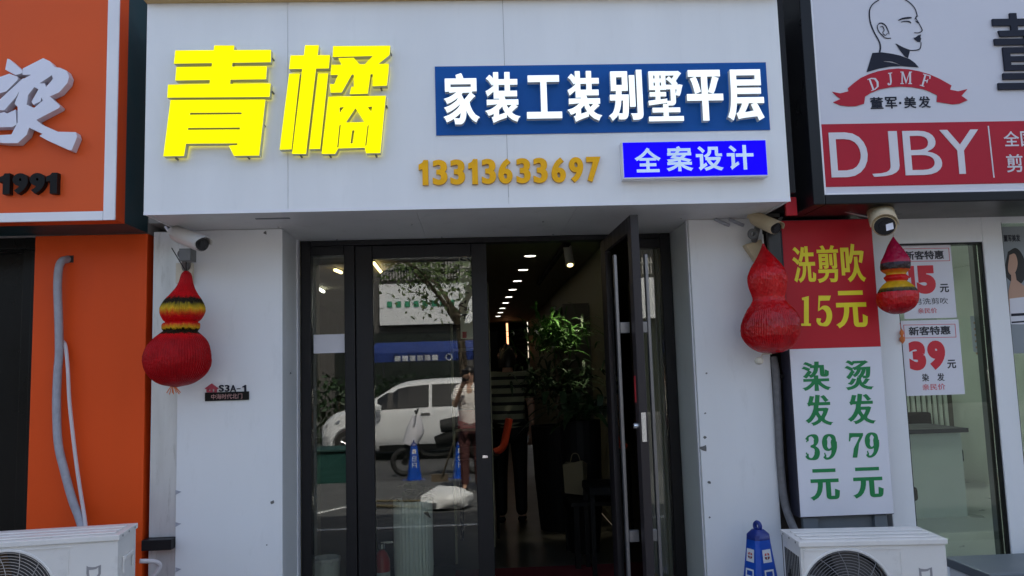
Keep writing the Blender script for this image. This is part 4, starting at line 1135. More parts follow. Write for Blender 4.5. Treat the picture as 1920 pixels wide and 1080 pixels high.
# ================================================================== INTERIOR THINGS
dys = [8.3, 9.4, 10.55, 11.7, 12.85, 13.95, 15.1, 16.2, 17.3]
dpx = [(994,480),(981,506),(970,527),(961,543),(954,557),(948,568),(942,578),(938,586),(934,593)]
first = None
for px, py in dpx:
    d = ray(px, py); tt = (IZ-.004-CAM[2])/d[2]; p = Vector(CAM+tt*d)
    if p.y > IY1-.1: p.y = IY1-.2
    if first is None:
        first = thing('downlight', 'small round white downlight in the row along the dark ceiling', 'downlight', (p.x, p.y, IZ), 'row of ceiling downlights')
        obj('lens', MB().lathe([(.055, -.004), (.055, 0)], (0, 0, 0), 20), M['led'], first, local=True)
        obj('rim', MB().ring((0, 0, -.002), .062, .006, 'z', 24, 5), M['spot'], first, local=True)
    else:
        c = copy_tree(first); c.location = (p.x, p.y, IZ)
def ledbar(px0, py0, px1, py1, label, mt='ledw', z=IZ-.03):
    a = ray(px0, py0); b = ray(px1, py1)
    A = Vector(CAM+a*(z-CAM[2])/a[2]); Bq = Vector(CAM+b*(z-CAM[2])/b[2])
    t = thing('linear_light', label, 'linear light', A, 'linear ceiling lights')
    obj('diffuser', MB().tube([A, Bq], .018, 6), M[mt], t)
    obj('channel', MB().tube([A+Vector((0, 0, .024)), Bq+Vector((0, 0, .024))], .014, 6), M['iblack'], t)
ledbar(701, 493, 719, 516, 'slanting yellow line of light at the top left of the closed door')
ledbar(597, 470, 607, 479, 'uppermost slanting line of light in the left side light', 'led')
ledbar(628, 506, 640, 511, 'second slanting line of light in the left side light', 'ledw')
ledbar(597, 541, 607, 547, 'third slanting line of light in the left side light', 'led')
ledbar(597, 613, 608, 617, 'lowest slanting line of light in the left side light', 'ledw')
d = 14.6
a, b = P(950.5, 606, 14.2), P(953, 665, 14.2)
t = thing('light_strip', 'vertical orange light strip deep at the back wall', 'light strip', b)
obj('tube', MB().tube([a, b], .022, 8), M['ledo'], t); obj('back_channel', B(a.x-.03, a.x+.03, 14.23, 14.27, b.z-.02, a.z+.02), M['iblack'], t)
# track with spotlight
A = Vector((.86, 2.9, IZ-.02))
tr = thing('track_rail', 'thin black lighting track along the ceiling on the right', 'lighting track', A)
obj('rail', B(.84, .88, 2.85, 6.2, IZ-.045, IZ-.001), M['iblack'], tr)
obj('feed_box', B(.83, .89, 2.70, 2.849, IZ-.05, IZ-.001), M['iblack'], tr)
q = P(1064, 463, 2.9)
sp_ = thing('spotlight', 'cream cylindrical spotlight hanging from the black track', 'spotlight', q)
a, b = P(1064, 464, 2.9), P(1069, 497, 2.8)
obj('can', MB().tube([a, b], .041, 16), M['spot'], sp_, smooth=True)
obj('lens', MB().tube([b, b+(b-a).normalized()*.003], .026, 16), M['ledw'], sp_)
obj('stem', MB().tube([a, Vector((a.x, a.y, IZ-.045))], .010, 8), M['iblack'], sp_)
lamp = bpy.data.lights.new('spot_lamp', 'SPOT'); lamp.energy = 16; lamp.spot_size = RAD(52); lamp.spot_blend = .6; lamp.color = (1, .92, .7); lamp.shadow_soft_size = .03
lo = bpy.data.objects.new('spot_lamp', lamp); COL.objects.link(lo); lo.parent = sp_
lo.location = b+Vector((0, .02, -.02))-ORG[sp_.name]
lo.rotation_euler = (Vector((.10, -.35, 1))).to_track_quat('Z', 'Y').to_euler()
# plants
def blades(mb, c, n, L, spread, seed, droop=.5, wd=.03):
    rnd = random.Random(seed)
    for i in range(n):
        a = rnd.random()*6.283; e = .35+rnd.random()*1.1; l = L*(.5+.7*rnd.random())
        d = Vector((math.cos(a)*math.cos(e), math.sin(a)*math.cos(e), math.sin(e)))
        s = Vector((-math.sin(a), math.cos(a), 0)); p = Vector(c)+Vector((rnd.gauss(0, spread), rnd.gauss(0, spread), rnd.gauss(0, spread*.6)))
        vs = []
        for j in range(5):
            u = j/4; w_ = wd*math.sin(math.pi*(.12+.85*u))
            q = p+d*l*u-Vector((0, 0, droop*l*u*u))
            vs += [q-s*w_, q+s*w_+Vector((0, 0, .004))]
        mb.add(vs, [(2*j, 2*j+1, 2*j+3, 2*j+2) for j in range(4)])
    return mb
pc_ = P(1040, 620, 3.2)
pt = thing('palm_plant', 'bushy green palm with lit fronds in a tall dark pot', 'plant', (pc_.x, 3.2, 0))
obj('foliage', blades(MB(), (pc_.x, 3.2, 1.80), 330, .40, .13, 1, .55, .013), M['leaf'], pt)
obj('lower_foliage', blades(MB(), (pc_.x, 3.2, 1.35), 260, .36, .17, 2, .6, .014), M['leaf_dk'], pt)  # darker leaf colour stands in for shade below the lit fronds
obj('stem', MB().tube([(pc_.x, 3.2, .9), (pc_.x+.02, 3.2, 1.8)], .02, 8), M['bark'], pt)
obj('pot', MB().lathe([(.20, .013), (.24, .5), (.26, .98), (.23, .98), (.22, .9)], (pc_.x, 3.2, 0), 24), M['iblack'], pt)
q = P(1085, 720, 2.2)
pt = thing('potted_plant', 'dim drooping plant low on the right by the open door', 'plant', (q.x, 2.2, 0))
obj('foliage', blades(MB(), (q.x, 2.2, q.z-.25), 70, .5, .08, 5, .7), M['leaf_dk'], pt)
obj('pot', MB().lathe([(.12, .013), (.16, .4), (.17, q.z-.3), (.14, q.z-.3)], (q.x, 2.2, 0), 20), M['iblack'], pt)
# shelf unit by the right wall
sh_ = thing('display_shelf', 'dim display shelf with small objects against the slat wall', 'shelf', (1.1, 4.4, 0))
sm = MB().box(.95, 1.24, 4.1, 4.13, .013, 2.2).box(.95, 1.24, 5.3, 5.33, .013, 2.2)
for z in (.5, .95, 1.4, 1.85, 2.2): sm.box(.95, 1.24, 4.131, 5.299, z, z+.025)
obj('carcass', sm, M['iwall'], sh_)
for z, y, h_, mt in ((1.875, 4.4, .18, 'scroll'), (1.875, 4.7, .25, 'bag'), (1.425, 4.5, .2, 'iblack'), (1.425, 4.9, .24, 'scroll'), (.975, 4.6, .2, 'bag')):
    t = tag(obj('vase', MB().lathe([(.04, z), (.065, z+h_*.35), (.03, z+h_*.8), (.04, z+h_)], (1.08, y, 0), 16), M[mt], smooth=True), {.18: 'short pale vase on the top shelf of the dim display', .25: 'tall cream vase on the top shelf of the dim display', .2: 'vase on the dim display shelf, below the top row', .24: 'tall pale vase on the middle display shelf'}[h_], 'vase', 'vases on the display shelf')
# paper bag and dark chair
q = P(1078, 892, 1.9)
bgm = thing('paper_bag', 'cream paper bag standing behind a dark chair leg inside', 'bag', (q.x, 1.9, 0))
bz0, bz1 = P(1078, 922, 1.9).z, P(1078, 862, 1.9).z
bag = MB()
vs = [(q.x-.09, 1.85, bz0), (q.x+.06, 1.83, bz0-.02), (q.x+.1, 1.95, bz0), (q.x-.05, 1.97, bz0), (q.x-.10, 1.85, bz1-.03), (q.x+.055, 1.83, bz1), (q.x+.11, 1.95, bz1-.04), (q.x-.06, 1.97, bz1-.02)]
bag.add(vs, [(0,3,2,1),(4,5,6,7),(0,1,5,4),(1,2,6,5),(2,3,7,6),(3,0,4,7)])
obj('bag_body', bag, M['bag'], bgm)
obj('bag_handle', MB().tube(spline([(q.x-.04, 1.84, bz1-.01), (q.x-.02, 1.84, bz1+.05), (q.x+.02, 1.84, bz1+.05), (q.x+.04, 1.84, bz1-.005)], 4), .004, 6), M['bag'], bgm)
tb = thing('side_table', 'dark low table with thin black legs inside the open doorway', 'table', (.95, 2.0, 0))
obj('table_top', B(.68, 1.22, 1.55, 2.3, bz0-.06, bz0-.03), M['iblack'], tb)
for x in (.72, 1.18):
    for y in (1.6, 2.25): obj('leg', B(x-.02, x+.02, y-.02, y+.02, .013, bz0-.0605), M['iblack'], tb)
q = P(1075, 880, 1.4)
cc = thing('chair', 'dark chair just inside the open door, legs against a cream bag', 'chair', (1.0, 1.45, 0))
obj('seat', B(.78, 1.2, 1.25, 1.68, .60, .66), M['iblack'], cc, bevel=.01)
obj('backrest', B(1.15, 1.2, 1.25, 1.68, .67, 1.15), M['iblack'], cc, bevel=.01)
for x in (.80, 1.17):
    for y in (1.28, 1.64): obj('leg', B(x-.016, x+.016, y-.016, y+.016, .013, .599), M['iblack'], cc)
# red armchair
q = P(940, 830, 3.0)
rc = thing('armchair', 'chair with curved red plastic back half hidden by the closed door', 'chair', (q.x-.1, 3.0, 0))
pts = [P(955, 785, 3.0), P(950, 810, 3.0), P(943, 838, 3.0), P(928, 848, 3.0)]
sh = MB().tube(spline([tuple(p) for p in pts], 5), [.035]*16, 8)
obj('back_rim', sh, M['chair_red'], rc, smooth=True)
z_ = pts[3].z
obj('seat', B(q.x-.42, q.x-.02, 2.8, 3.2, z_-.05, z_-.01), M['iblack'], rc, bevel=.02)
for x in (q.x-.38, q.x-.05):
    for y in (2.84, 3.16): obj('leg', MB().tube([(x, y, .013), (x, y, z_-.051)], .013, 8), M['iblack'], rc)
# planter behind the closed door
Yp = .95
a, b = P(739, 1000, Yp), P(811, 1000, Yp)
cx = (a.x+b.x)/2; r = (b.x-a.x)/2; zt = P(775, 936, Yp).z
pl_ = thing('ribbed_planter', 'tall pale blue ribbed planter behind the closed glass door', 'planter', (cx, Yp, 0))
prof = [(r*.72, .06), (r*.86, .085), (r*.97, .15), (r, .25), (r, zt), (r*.92, zt), (r*.9, zt-.05)]
obj('planter_body', MB().lathe(prof, (cx, Yp, 0), 64, 0, .022), M['planter'], pl_)
obj('planter_foot', MB().lathe([(r*.8, .013), (r*1.0, .03), (r*1.0, .055), (r*.7, .059)], (cx, Yp, 0), 32), M['acm'], pl_)
obj('foliage', blades(MB(), (cx, Yp, zt-.02), 26, .26, .04, 9, .6, .028), M['leaf_dk'], pl_)
fe = thing('fire_extinguisher', 'red fire extinguisher low behind the closed glass door', 'fire extinguisher', (P(716, 1050, .75).x, .75, 0))
q = P(716, 1050, .75)
obj('cylinder', MB().lathe([(.05, .014), (.052, .05), (.052, .33), (.035, .37), (.018, .39)], (q.x, .75, 0), 20), M['ext_red'], fe, smooth=True)
obj('valve', MB().lathe([(.014, .391), (.02, .40), (.02, .43), (.01, .44)], (q.x, .75, 0), 12).box(q.x-.01, q.x+.07, .74, .76, .432, .445), M['chrome'], fe)
obj('label_band', MB().lathe([(.0528, .17), (.0528, .26)], (q.x, .75, 0), 20), M['paper'], fe)
q = P(612, 1030, .75)
wb = thing('white_bin', 'small pale bin low behind the left side light', 'bin', (q.x, .75, 0))
obj('bin_body', MB().lathe([(.07, .014), (.085, .30), (.088, .34), (.078, .34), (.07, .3)], (q.x, .75, 0), 24), M['acm'], wb)
obj('bin_liner', MB().lathe([(.080, .30), (.09, .345), (.086, .36), (.07, .33)], (q.x, .75, 0), 18, 0, .03), M['paper'], wb)
# arched panel and scroll
ar = thing('arched_panel', 'dark standing panel with a round arched top inside the closed door', 'panel', (-.52, 1.9, 0))
cx, rr, zc = -.545, .335, 2.06
pts = [(cx-rr, .013), (cx+rr, .013)]+[(cx+rr*math.cos(math.pi*k/24), zc+rr*.95*math.sin(math.pi*k/24)) for k in range(25)]
obj('panel', MB().prism(pts, 1.9, 1.94), mat('panel_lacquer', (.010, .011, .009), .5, spec=.2), ar)
rim = [(cx+rr+.012, 1.92, .02)]+[(cx+(rr+.012)*math.cos(math.pi*k/24), 1.92, zc+(rr*.95+.012)*math.sin(math.pi*k/24)) for k in range(25)]+[(cx-rr-.012, 1.92, .02)]
obj('rim', MB().tube(rim, .011, 6), M['slat'], ar)
Ys = 1.3
x0, x1, z0, z1 = rectP(862, 470, 890, 638, Ys)
hs = thing('hanging_scroll', 'narrow paper scroll with black brush strokes and red seal inside the door', 'scroll', ((x0+x1)/2, Ys, z0))
obj('paper', B(x0, x1, Ys, Ys+.004, z0, z1), M['scroll'], hs)
rnd = random.Random(4); LL = []
for k in range(5):
    cy = 488+k*27
    for j in range(4):
        xa_, ya_ = 866+rnd.random()*18, cy-9+rnd.random()*18
        LL.append(brush([(xa_, ya_, 2.5), (xa_+rnd.uniform(-8, 8), ya_+rnd.uniform(-3, 6), 3.5), (xa_+rnd.uniform(-9, 9), ya_+rnd.uniform(2, 10), 1.5)], 4))
obj('brush_stroke', plate('', LL, [], Ys-.002, .001, None, None, mb=MB()), M['ink'], hs)
obj('seal', plate('', [[(867,622),(875,622),(875,634),(867,634)]], [], Ys-.002, .001, None, None, mb=MB()), M['dj_red'], hs)
obj('roller', MB().tube([(x0-.02, Ys, z0), (x1+.02, Ys, z0)], .012, 8).tube([(x0-.02, Ys, z1), (x1+.02, Ys, z1)], .012, 8), M['bark'], hs)
# shelves behind the arch
rk = thing('wall_shelf', 'lit shelving with dark bottles seen between arch and scroll', 'shelf', (-.15, 2.6, 0))
sm = MB()
for z in (1.0, 1.35, 1.70, 2.02): sm.box(-.22, .10, 2.5, 2.75, z, z+.02)
sm.box(-.24, -.222, 2.5, 2.75, .013, 2.3).box(.102, .12, 2.5, 2.75, .013, 2.3)
obj('boards', sm, M['slat'], rk)
for i, (z, mt) in enumerate(((1.021, 'ext_red'), (1.371, 'iblack'), (1.721, 'bark'))):
    o = MB()
    o.box(-.18, .05, 2.52, 2.7, z, z+.16)
    tag(obj('storage_carton', o, M[mt], bevel=.004), ('red', 'black', 'brown')[i]+' carton on the lit shelf beside the scroll', 'carton')
tag(obj('door_mat', B(-.2, 1.1, 1.0, 1.7, .013, .022), M['matred']), 'dark red door mat just inside the open doorway', 'door mat')
# wall screen / dark cabinet mass
cb = thing('cabinet', 'tall black cabinet at the dark end of the shop', 'cabinet', (.2, 11, 0))
obj('cabinet_body', B(-2.5, .45, 12.0, 12.6, .013, 2.35), M['iblack'], cb, bevel=.01)
obj('cabinet_doors', MB().box(-2.45, -1.0, 11.985, 11.999, .1, 2.3).box(-.98, .43, 11.985, 11.999, .1, 2.3), M['iblack'], cb)

# ================================================================== PEOPLE
def skinned(name, verts, edges, radii, m, parent, root=0, sub=1):
    me = bpy.data.meshes.new(name)
    off = ORG.get(parent.name, Vector((0, 0, 0)))
    me.from_pydata([tuple(Vector(v)-off) for v in verts], edges, [])
    o = bpy.data.objects.new(name, me); COL.objects.link(o)
    s = o.modifiers.new('Skin', 'SKIN'); s.use_smooth_shade = True
    sv = me.skin_vertices[0].data
    for i, r_ in enumerate(radii):
        sv[i].radius = (r_, r_) if not isinstance(r_, tuple) else r_
        sv[i].use_root = (i == root)
    u = o.modifiers.new('Sub', 'SUBSURF'); u.levels = sub; u.render_levels = sub
    bpy.context.view_layer.update()
    ev = o.evaluated_get(bpy.context.evaluated_depsgraph_get())
    nm = bpy.data.meshes.new_from_object(ev)
    o.modifiers.clear(); o.data = nm
    nm.materials.clear(); nm.materials.append(m)
    for p in nm.polygons: p.use_smooth = True
    o.parent = parent; ORG[o.name] = off
    return o
def person(label, loc, facing, H, shirt, trouser, raise_arm):
    """facing: +1 looks to +Y, -1 looks to -Y. Heights as fractions of H"""
    t = thing('person', label, 'person', loc)
    L = Vector(loc); f = facing
    def W_(x, y, z): return L+Vector((x*H, y*f*H, z*H))
    J = {'pelvis': W_(0,0,.53), 'waist': W_(0,0,.61), 'chest': W_(0,.005,.73), 'neck': W_(0,0,.83), 'chin': W_(0,.012,.872), 'head': W_(0,.008,.925), 'crown': W_(0,-.002,.975)}
    R_ = {'pelvis': (.088,.066), 'waist': (.075,.055), 'chest': (.088,.062), 'neck': (.030,.032), 'chin': (.032,.036), 'head': (.044,.054), 'crown': (.032,.038)}
    E_ = [('pelvis','waist'),('waist','chest'),('chest','neck'),('neck','chin'),('chin','head'),('head','crown')]
    hands = []
    for s, n in ((-1, 'l'), (1, 'r')):
        J.update({'sh'+n: W_(s*.098,0,.80), 'hip'+n: W_(s*.052,0,.50), 'kn'+n: W_(s*.055,.012,.275), 'an'+n: W_(s*.056,-.005,.045), 'to'+n: W_(s*.066,.075,.016)})
        R_.update({'sh'+n: .036, 'hip'+n: .055, 'kn'+n: .034, 'an'+n: .022, 'to'+n: (.022,.014)})
        E_ += [('chest','sh'+n),('pelvis','hip'+n),('hip'+n,'kn'+n),('kn'+n,'an'+n),('an'+n,'to'+n)]
        up = raise_arm and (raise_arm == 2 or s == -1)
        if up: J.update({'el'+n: W_(s*.125,.055,.665), 'wr'+n: W_(s*.055,.155,.84)})
        else: J.update({'el'+n: W_(s*.125,-.01,.635), 'wr'+n: W_(s*.128,.035,.50)})
        R_.update({'el'+n: .024, 'wr'+n: (.017,.014)})
        E_ += [('sh'+n,'el'+n),('el'+n,'wr'+n)]
        d = (J['wr'+n]-J['el'+n]).normalized()
        pal = J['wr'+n]+d*.045*H
        J['pa'+n] = pal; R_['pa'+n] = (.022,.013); E_.append(('wr'+n,'pa'+n))
        side = d.cross(Vector((0, 1, 0)))
        side = side.normalized() if side.length > .1 else Vector((1, 0, 0))
        bend = Vector((-s*.3, f*.55, 0)) if not up else Vector((-s*.5, f*.1, 0))
        for k in range(4):
            b0 = pal+d*.010*H+side*(k-1.5)*.0105*H
            ln = (.042,.048,.045,.036)[k]*H
            b1 = b0+(d+bend*.3).normalized()*ln*.5; b2 = b1+(d+bend*1.1).normalized()*ln*.55
            for q, (p_, r_) in enumerate(((b0,.0062),(b1,.0058),(b2,.0048))):
                J[f'f{n}{k}{q}'] = p_; R_[f'f{n}{k}{q}'] = r_
            E_ += [('pa'+n, f'f{n}{k}0'), (f'f{n}{k}0', f'f{n}{k}1'), (f'f{n}{k}1', f'f{n}{k}2')]
        t0 = J['wr'+n]+d*.022*H-side*s*.0*H+side*(-.020)*H; t1 = t0+(d*.7-side*.6).normalized()*.028*H; t2 = t1+(d-side*.1).normalized()*.02*H
        for q, (p_, r_) in enumerate(((t0,.0075),(t1,.0065),(t2,.0052))): J[f't{n}{q}'] = p_; R_[f't{n}{q}'] = r_
        E_ += [('wr'+n, f't{n}0'), (f't{n}0', f't{n}1'), (f't{n}1', f't{n}2')]
    keys = list(J); ix = {k: i for i, k in enumerate(keys)}
    sc_ = lambda r: tuple(q*H for q in r) if isinstance(r, tuple) else r*H
    body = skinned('body', [J[k] for k in keys], [(ix[a], ix[b]) for a, b in E_], [sc_(R_[k]) for k in keys], M['skin'], t, ix['pelvis'], 2)
    # clothing over the body
    ks = ['pelvis','waist','chest','neck','shl','shr','ell','elr','hem']
    JJ = dict(J); JJ['hem'] = W_(0,0,.47); JJ['neck'] = W_(0,0,.815)
    JJ['ell'] = J['shl'].lerp(J['ell'], .8); JJ['elr'] = J['shr'].lerp(J['elr'], .8)
    rr = {'pelvis': (.108,.082), 'waist': (.100,.078), 'chest': (.118,.090), 'neck': (.062,.054), 'shl': .056, 'shr': .056, 'ell': .044, 'elr': .044, 'hem': (.110,.086)}
    ee = [('hem','pelvis'),('pelvis','waist'),('waist','chest'),('chest','neck'),('chest','shl'),('chest','shr'),('shl','ell'),('shr','elr')]
    ii = {k: i for i, k in enumerate(ks)}
    skinned('shirt', [JJ[k] for k in ks], [(ii[a], ii[b]) for a, b in ee], [sc_(rr[k]) for k in ks], shirt, t, 1, 2)
    ks = ['pelvis','hipl','hipr','knl','knr','anl','anr']
    JJ = dict(J); JJ['pelvis'] = W_(0,0,.525); JJ['anl'] = J['anl']+Vector((0, 0, -.02)); JJ['anr'] = J['anr']+Vector((0, 0, -.02))
    rr = {'pelvis': (.090,.070), 'hipl': .060, 'hipr': .060, 'knl': .042, 'knr': .042, 'anl': .034, 'anr': .034}
    ee = [('pelvis','hipl'),('pelvis','hipr'),('hipl','knl'),('hipr','knr'),('knl','anl'),('knr','anr')]
    ii = {k: i for i, k in enumerate(ks)}
    skinned('trousers', [JJ[k] for k in ks], [(ii[a], ii[b]) for a, b in ee], [sc_(rr[k]) for k in ks], trouser, t, 0, 2)
    for s, n in ((-1, 'l'), (1, 'r')):
        o = skinned('shoe', [J['an'+n]+Vector((0, -f*.02, -.045*H+.03)), W_(s*.060,.03,.018), W_(s*.066,.082,.014)], [(0, 1), (1, 2)], [sc_((.026,.024)), sc_((.028,.018)), sc_((.022,.012))], M['iblack'], t, 1, 1)
    # hair cap, nose, eyes, ears, mouth
    hc = J['head']; hm = MB()
    seg = 24
    for j in range(9):
        ph = math.pi*.56*j/8
        for k in range(seg):
            a = 2*math.pi*k/seg
            x = math.sin(ph)*math.cos(a)*.052; y = math.sin(ph)*math.sin(a)*.062
            low = .0 if y > .02 else .075
            hm.v.append(tuple(hc+Vector((x*H, (y-.006)*f*H, (.012+math.cos(ph)*.052-low*(j/8))*H))))
    for j in range(8):
        for k in range(seg):
            h = (k+1) % seg; hm.f.append((j*seg+k, (j+1)*seg+k, (j+1)*seg+h, j*seg+h)); hm.mi.append(0)
    obj('hair', hm, M['hair'], t, smooth=True)
    fm_ = MB().tube([hc+Vector((0, f*.048*H, .006*H)), hc+Vector((0, f*.064*H, -.014*H)), hc+Vector((0, f*.05*H, -.018*H))], [.004*H, .0075*H, .004*H], 8)
    for s in (-1, 1): fm_.tube([hc+Vector((s*.044*H, -.004*f*H, .008*H)), hc+Vector((s*.050*H, -.010*f*H, -.006*H)), hc+Vector((s*.045*H, -.004*f*H, -.02*H))], .007*H, 8)
    obj('nose_and_ears', fm_, M['skin'], t, smooth=True)
    ey = MB()
    for s in (-1, 1): ey.tube([hc+Vector((s*.016*H, f*.0485*H, .003*H)), hc+Vector((s*.026*H, f*.045*H, .003*H))], .004*H, 6)
    obj('eyes', ey, M['hair'], t)
    obj('mouth', MB().tube([hc+Vector((-.012*H, f*.048*H, -.032*H)), hc+Vector((0, f*.052*H, -.033*H)), hc+Vector((.012*H, f*.048*H, -.032*H))], .0035*H, 6), mat('lips', (.36, .10, .09), .5), t)
    return t, J
pp, J = person('person in a pale shirt and dark trousers raising a phone, mirrored in the door glass', (-.10, -4.98, 0), 1, 1.62, M['shirt'], M['trouser'], 1)
hp = J['pal']
tag(obj('phone', B(hp.x-.03, hp.x+.05, hp.y+.012, hp.y+.02, hp.z-.02, hp.z+.13), M['phone'], bevel=.006), 'black phone held up by the mirrored person', 'phone')
q = P(952, 700, 3.6)
person('person in a black and pale striped shirt seen from behind inside', (q.x, 3.6, .012), 1, 1.80, M['stripe'], M['iblack'], 0)

# ================================================================== STREET BEHIND THE VIEWER (seen mirrored)
def car():
    t = thing('parked_car', 'white parked hatchback mirrored across the door glass', 'car', (-.8, -11.0, -.12))
    zb = -.12; X0 = -3.05; Lc = 4.3; yc = -11.0
    st = [(0,.36,.58,.60,.62),(.06,.24,.70,.74,.76),(.25,.2,.84,.90,.85),(.62,.2,.92,.99,.885),(.82,.2,.94,1.06,.89),(1.45,.2,.95,1.41,.89),(1.9,.2,.96,1.50,.89),(2.7,.2,.98,1.52,.89),(3.4,.2,1.0,1.48,.88),(3.95,.22,1.04,1.32,.86),(4.2,.3,1.02,1.10,.82),(4.3,.42,.9,.94,.74)]
    sp = spline(st, 6); rows = []
    for x, b, belt, rf_, hw in sp:
        gh = max(0, min(1, (rf_-belt)/.3)); tw = hw*(.93-.20*gh)
        half = [(hw*.90, b), (hw*.97, b+.10), (hw*.995, b+.25), (hw, (b+belt)/2), (hw*.99, belt-.08), (hw*.965, belt), (tw*.5+hw*.48, (belt+rf_-.04)/2), (tw, rf_-.04), (tw*.88, rf_-.005), (tw*.5, rf_+.02)]
        rows.append([(X0+x, yc+s*w_, zb+z) for s in (1, -1) for (w_, z) in (half if s == 1 else half[::-1])])
    n = 20; m = MB(); m.v = [p for r_ in rows for p in r_]
    for i in range(len(rows)-1):
        for k in range(n):
            h = (k+1) % n
            m.f.append((i*n+k, i*n+h, (i+1)*n+h, (i+1)*n+k)); m.mi.append(0)
    m.f += [tuple(range(n)), tuple(reversed(range((len(rows)-1)*n, len(rows)*n)))]; m.mi += [0, 0]
    obj('body', m, M['carpaint'], t, smooth=True)
    def side_pt(x, u, s):     # u = 0 belt line, 1 roof line
        i = min(range(len(sp)), key=lambda q: abs(sp[q][0]-x)); r_ = rows[i]
        ks = (5, 6, 7) if s == 1 else (14, 13, 12)
        a, b2, c2 = [Vector(r_[k]) for k in ks]
        p = a.lerp(b2, u*2) if u < .5 else b2.lerp(c2, u*2-1)
        return p+Vector((0, s*.012, .004))
    for s in (1, -1):
        for xa_, xb_ in ((1.10, 2.10), (2.16, 3.15), (3.21, 3.85)):
            g = MB(); N = 10
            for q in range(N+1):
                x = xa_+(xb_-xa_)*q/N
                i = min(range(len(sp)), key=lambda z: abs(sp[z][0]-x))
                hi = .90 if sp[i][3]-sp[i][2] > .12 else .5
                lo_, up_ = side_pt(x, .06, s), side_pt(x, hi, s)
                lo_.x = up_.x = X0+x
                mid = side_pt(x, .48, s); mid.x = X0+x
                g.v += [tuple(lo_), tuple(mid), tuple(up_)]
            for q in range(N):
                for r_ in (0, 1):
                    f_ = (q*3+r_, q*3+3+r_, q*3+4+r_, q*3+1+r_)
                    g.f.append(f_ if s == -1 else f_[::-1]); g.mi.append(0)
            obj('side_window', g, M['carglass'], t)
    ws = MB(); vs_ = []
    for x in (.88, 1.05, 1.22, 1.38):
        i = min(range(len(sp)), key=lambda q: abs(sp[q][0]-x)); r_ = rows[i]
        vs_ += [tuple(Vector(r_[k])+Vector((-.015, 0, .02))) for k in (8, 9, 10, 11)]
    ws.add(vs_, [(q*4+k, q*4+k+1, q*4+k+5, q*4+k+4) for q in range(3) for k in range(3)])
    obj('windscreen', ws, M['carglass'], t)
    for x in (.60, 3.42):
        for s in (1, -1):
            c = (X0+x, yc+s*.80, zb+.31)
            wm_ = MB().tube([(c[0], c[1]-.1*1, c[2]), (c[0], c[1]+.1, c[2])], .31, 28)
            wh = obj('wheel', wm_, M['tyre'], t)
            rm_ = MB()
            for k in range(7):
                a = 2*math.pi*k/7
                rm_.tube([(c[0], c[1]+s*.105, c[2]), (c[0]+.2*math.cos(a), c[1]+s*.105, c[2]+.2*math.sin(a))], .022, 6)
            rm_.ring((c[0], c[1]+s*.103, c[2]), .205, .016, 'y', 28, 6)
            obj('rim', rm_, M['rim'], wh)
            obj('wheel_arch', MB().tube([(c[0]+.37*math.cos(a), yc+s*.89, c[2]+.37*math.sin(a)) for a in [math.pi*k/12 for k in range(13)]], .03, 6), M['carpaint'], t)
    for s in (1, -1):
        obj('headlight', MB().add([(X0+.10, yc+s*.80, zb+.66), (X0+.38, yc+s*.875, zb+.74), (X0+.40, yc+s*.87, zb+.80), (X0+.12, yc+s*.80, zb+.72)], [(0, 1, 2, 3) if s == -1 else (3, 2, 1, 0)]), M['rim'], t)
        obj('door_handle', B(X0+1.95, X0+2.12, yc+s*.895-.012, yc+s*.895+.012, zb+.86, zb+.885), M['rim'], t)
        obj('wing_mirror', MB().lathe([(.02, -.07), (.09, -.04), (.09, .04), (.02, .07)], (X0+1.12, yc+s*1.0, zb+1.02), 10), M['carpaint'], t, smooth=True)
        obj('sill', B(X0+1.15, X0+3.05, yc+s*.88-.02, yc+s*.88+.02, zb+.18, zb+.30), M['iblack'], t)
    obj('number_plate', B(X0-.012, X0-.002, yc-.22, yc+.22, zb+.42, zb+.54), M['blue'], t)
car()
def tree(label, x, y, H, seed):
    t = thing('street_tree', label, 'tree', (x, y, -.1))
    rnd = random.Random(seed)
    tm = MB(); tips = []
    tm.tube([(x, y, -.1), (x+.05, y, H*.2), (x-.03, y+.05, H*.42)], [.13, .11, .09], 10)
    for k in range(7):
        a = 2*math.pi*k/7+rnd.random(); l = H*.3*(.7+.5*rnd.random())
        p0 = Vector((x-.03, y+.05, H*(.36+.02*k)))
        p1 = p0+Vector((math.cos(a)*l*.45, math.sin(a)*l*.45, l*.55)); p2 = p1+Vector((math.cos(a)*l*.5, math.sin(a)*l*.5, l*.35))
        tm.tube([p0, p1, p2], [.06, .04, .015], 6); tips += [p1, p2, (p1+p2)/2]
    obj('trunk', tm, M['bark'], t, smooth=True)
    lm_ = MB()
    for i in range(2600):
        c = rnd.choice(tips)+Vector((rnd.gauss(0, .42), rnd.gauss(0, .42), rnd.gauss(0.1, .38)))
        u = Vector((rnd.gauss(0, 1), rnd.gauss(0, 1), rnd.gauss(0, 1))).normalized(); v = u.cross(Vector((rnd.gauss(0, 1), .3, 1))).normalized(); s = .05+.05*rnd.random()
        lm_.add([c-u*s, c+v*s*.5, c+u*s, c-v*s*.5], [(0, 1, 2, 3)])
    obj('crown', lm_, mat('street_leaf', (.09, .14, .04), .6, var=.5, scale=2), t)
tree('leafy street tree mirrored in the upper door glass', -.35, -13.6, 6.4, 3)
tree('street tree further left, mirrored in the side light', -6.5, -13.4, 6.0, 8)
tree('street tree to the right, mirrored in the salon pane', 8.2, -13.4, 6.4, 11)
hg = thing('hedge', 'low dark green hedge behind the mirrored white car', 'hedge', (-1.5, -14.6, -.1))
hm = MB(); rnd = random.Random(12)
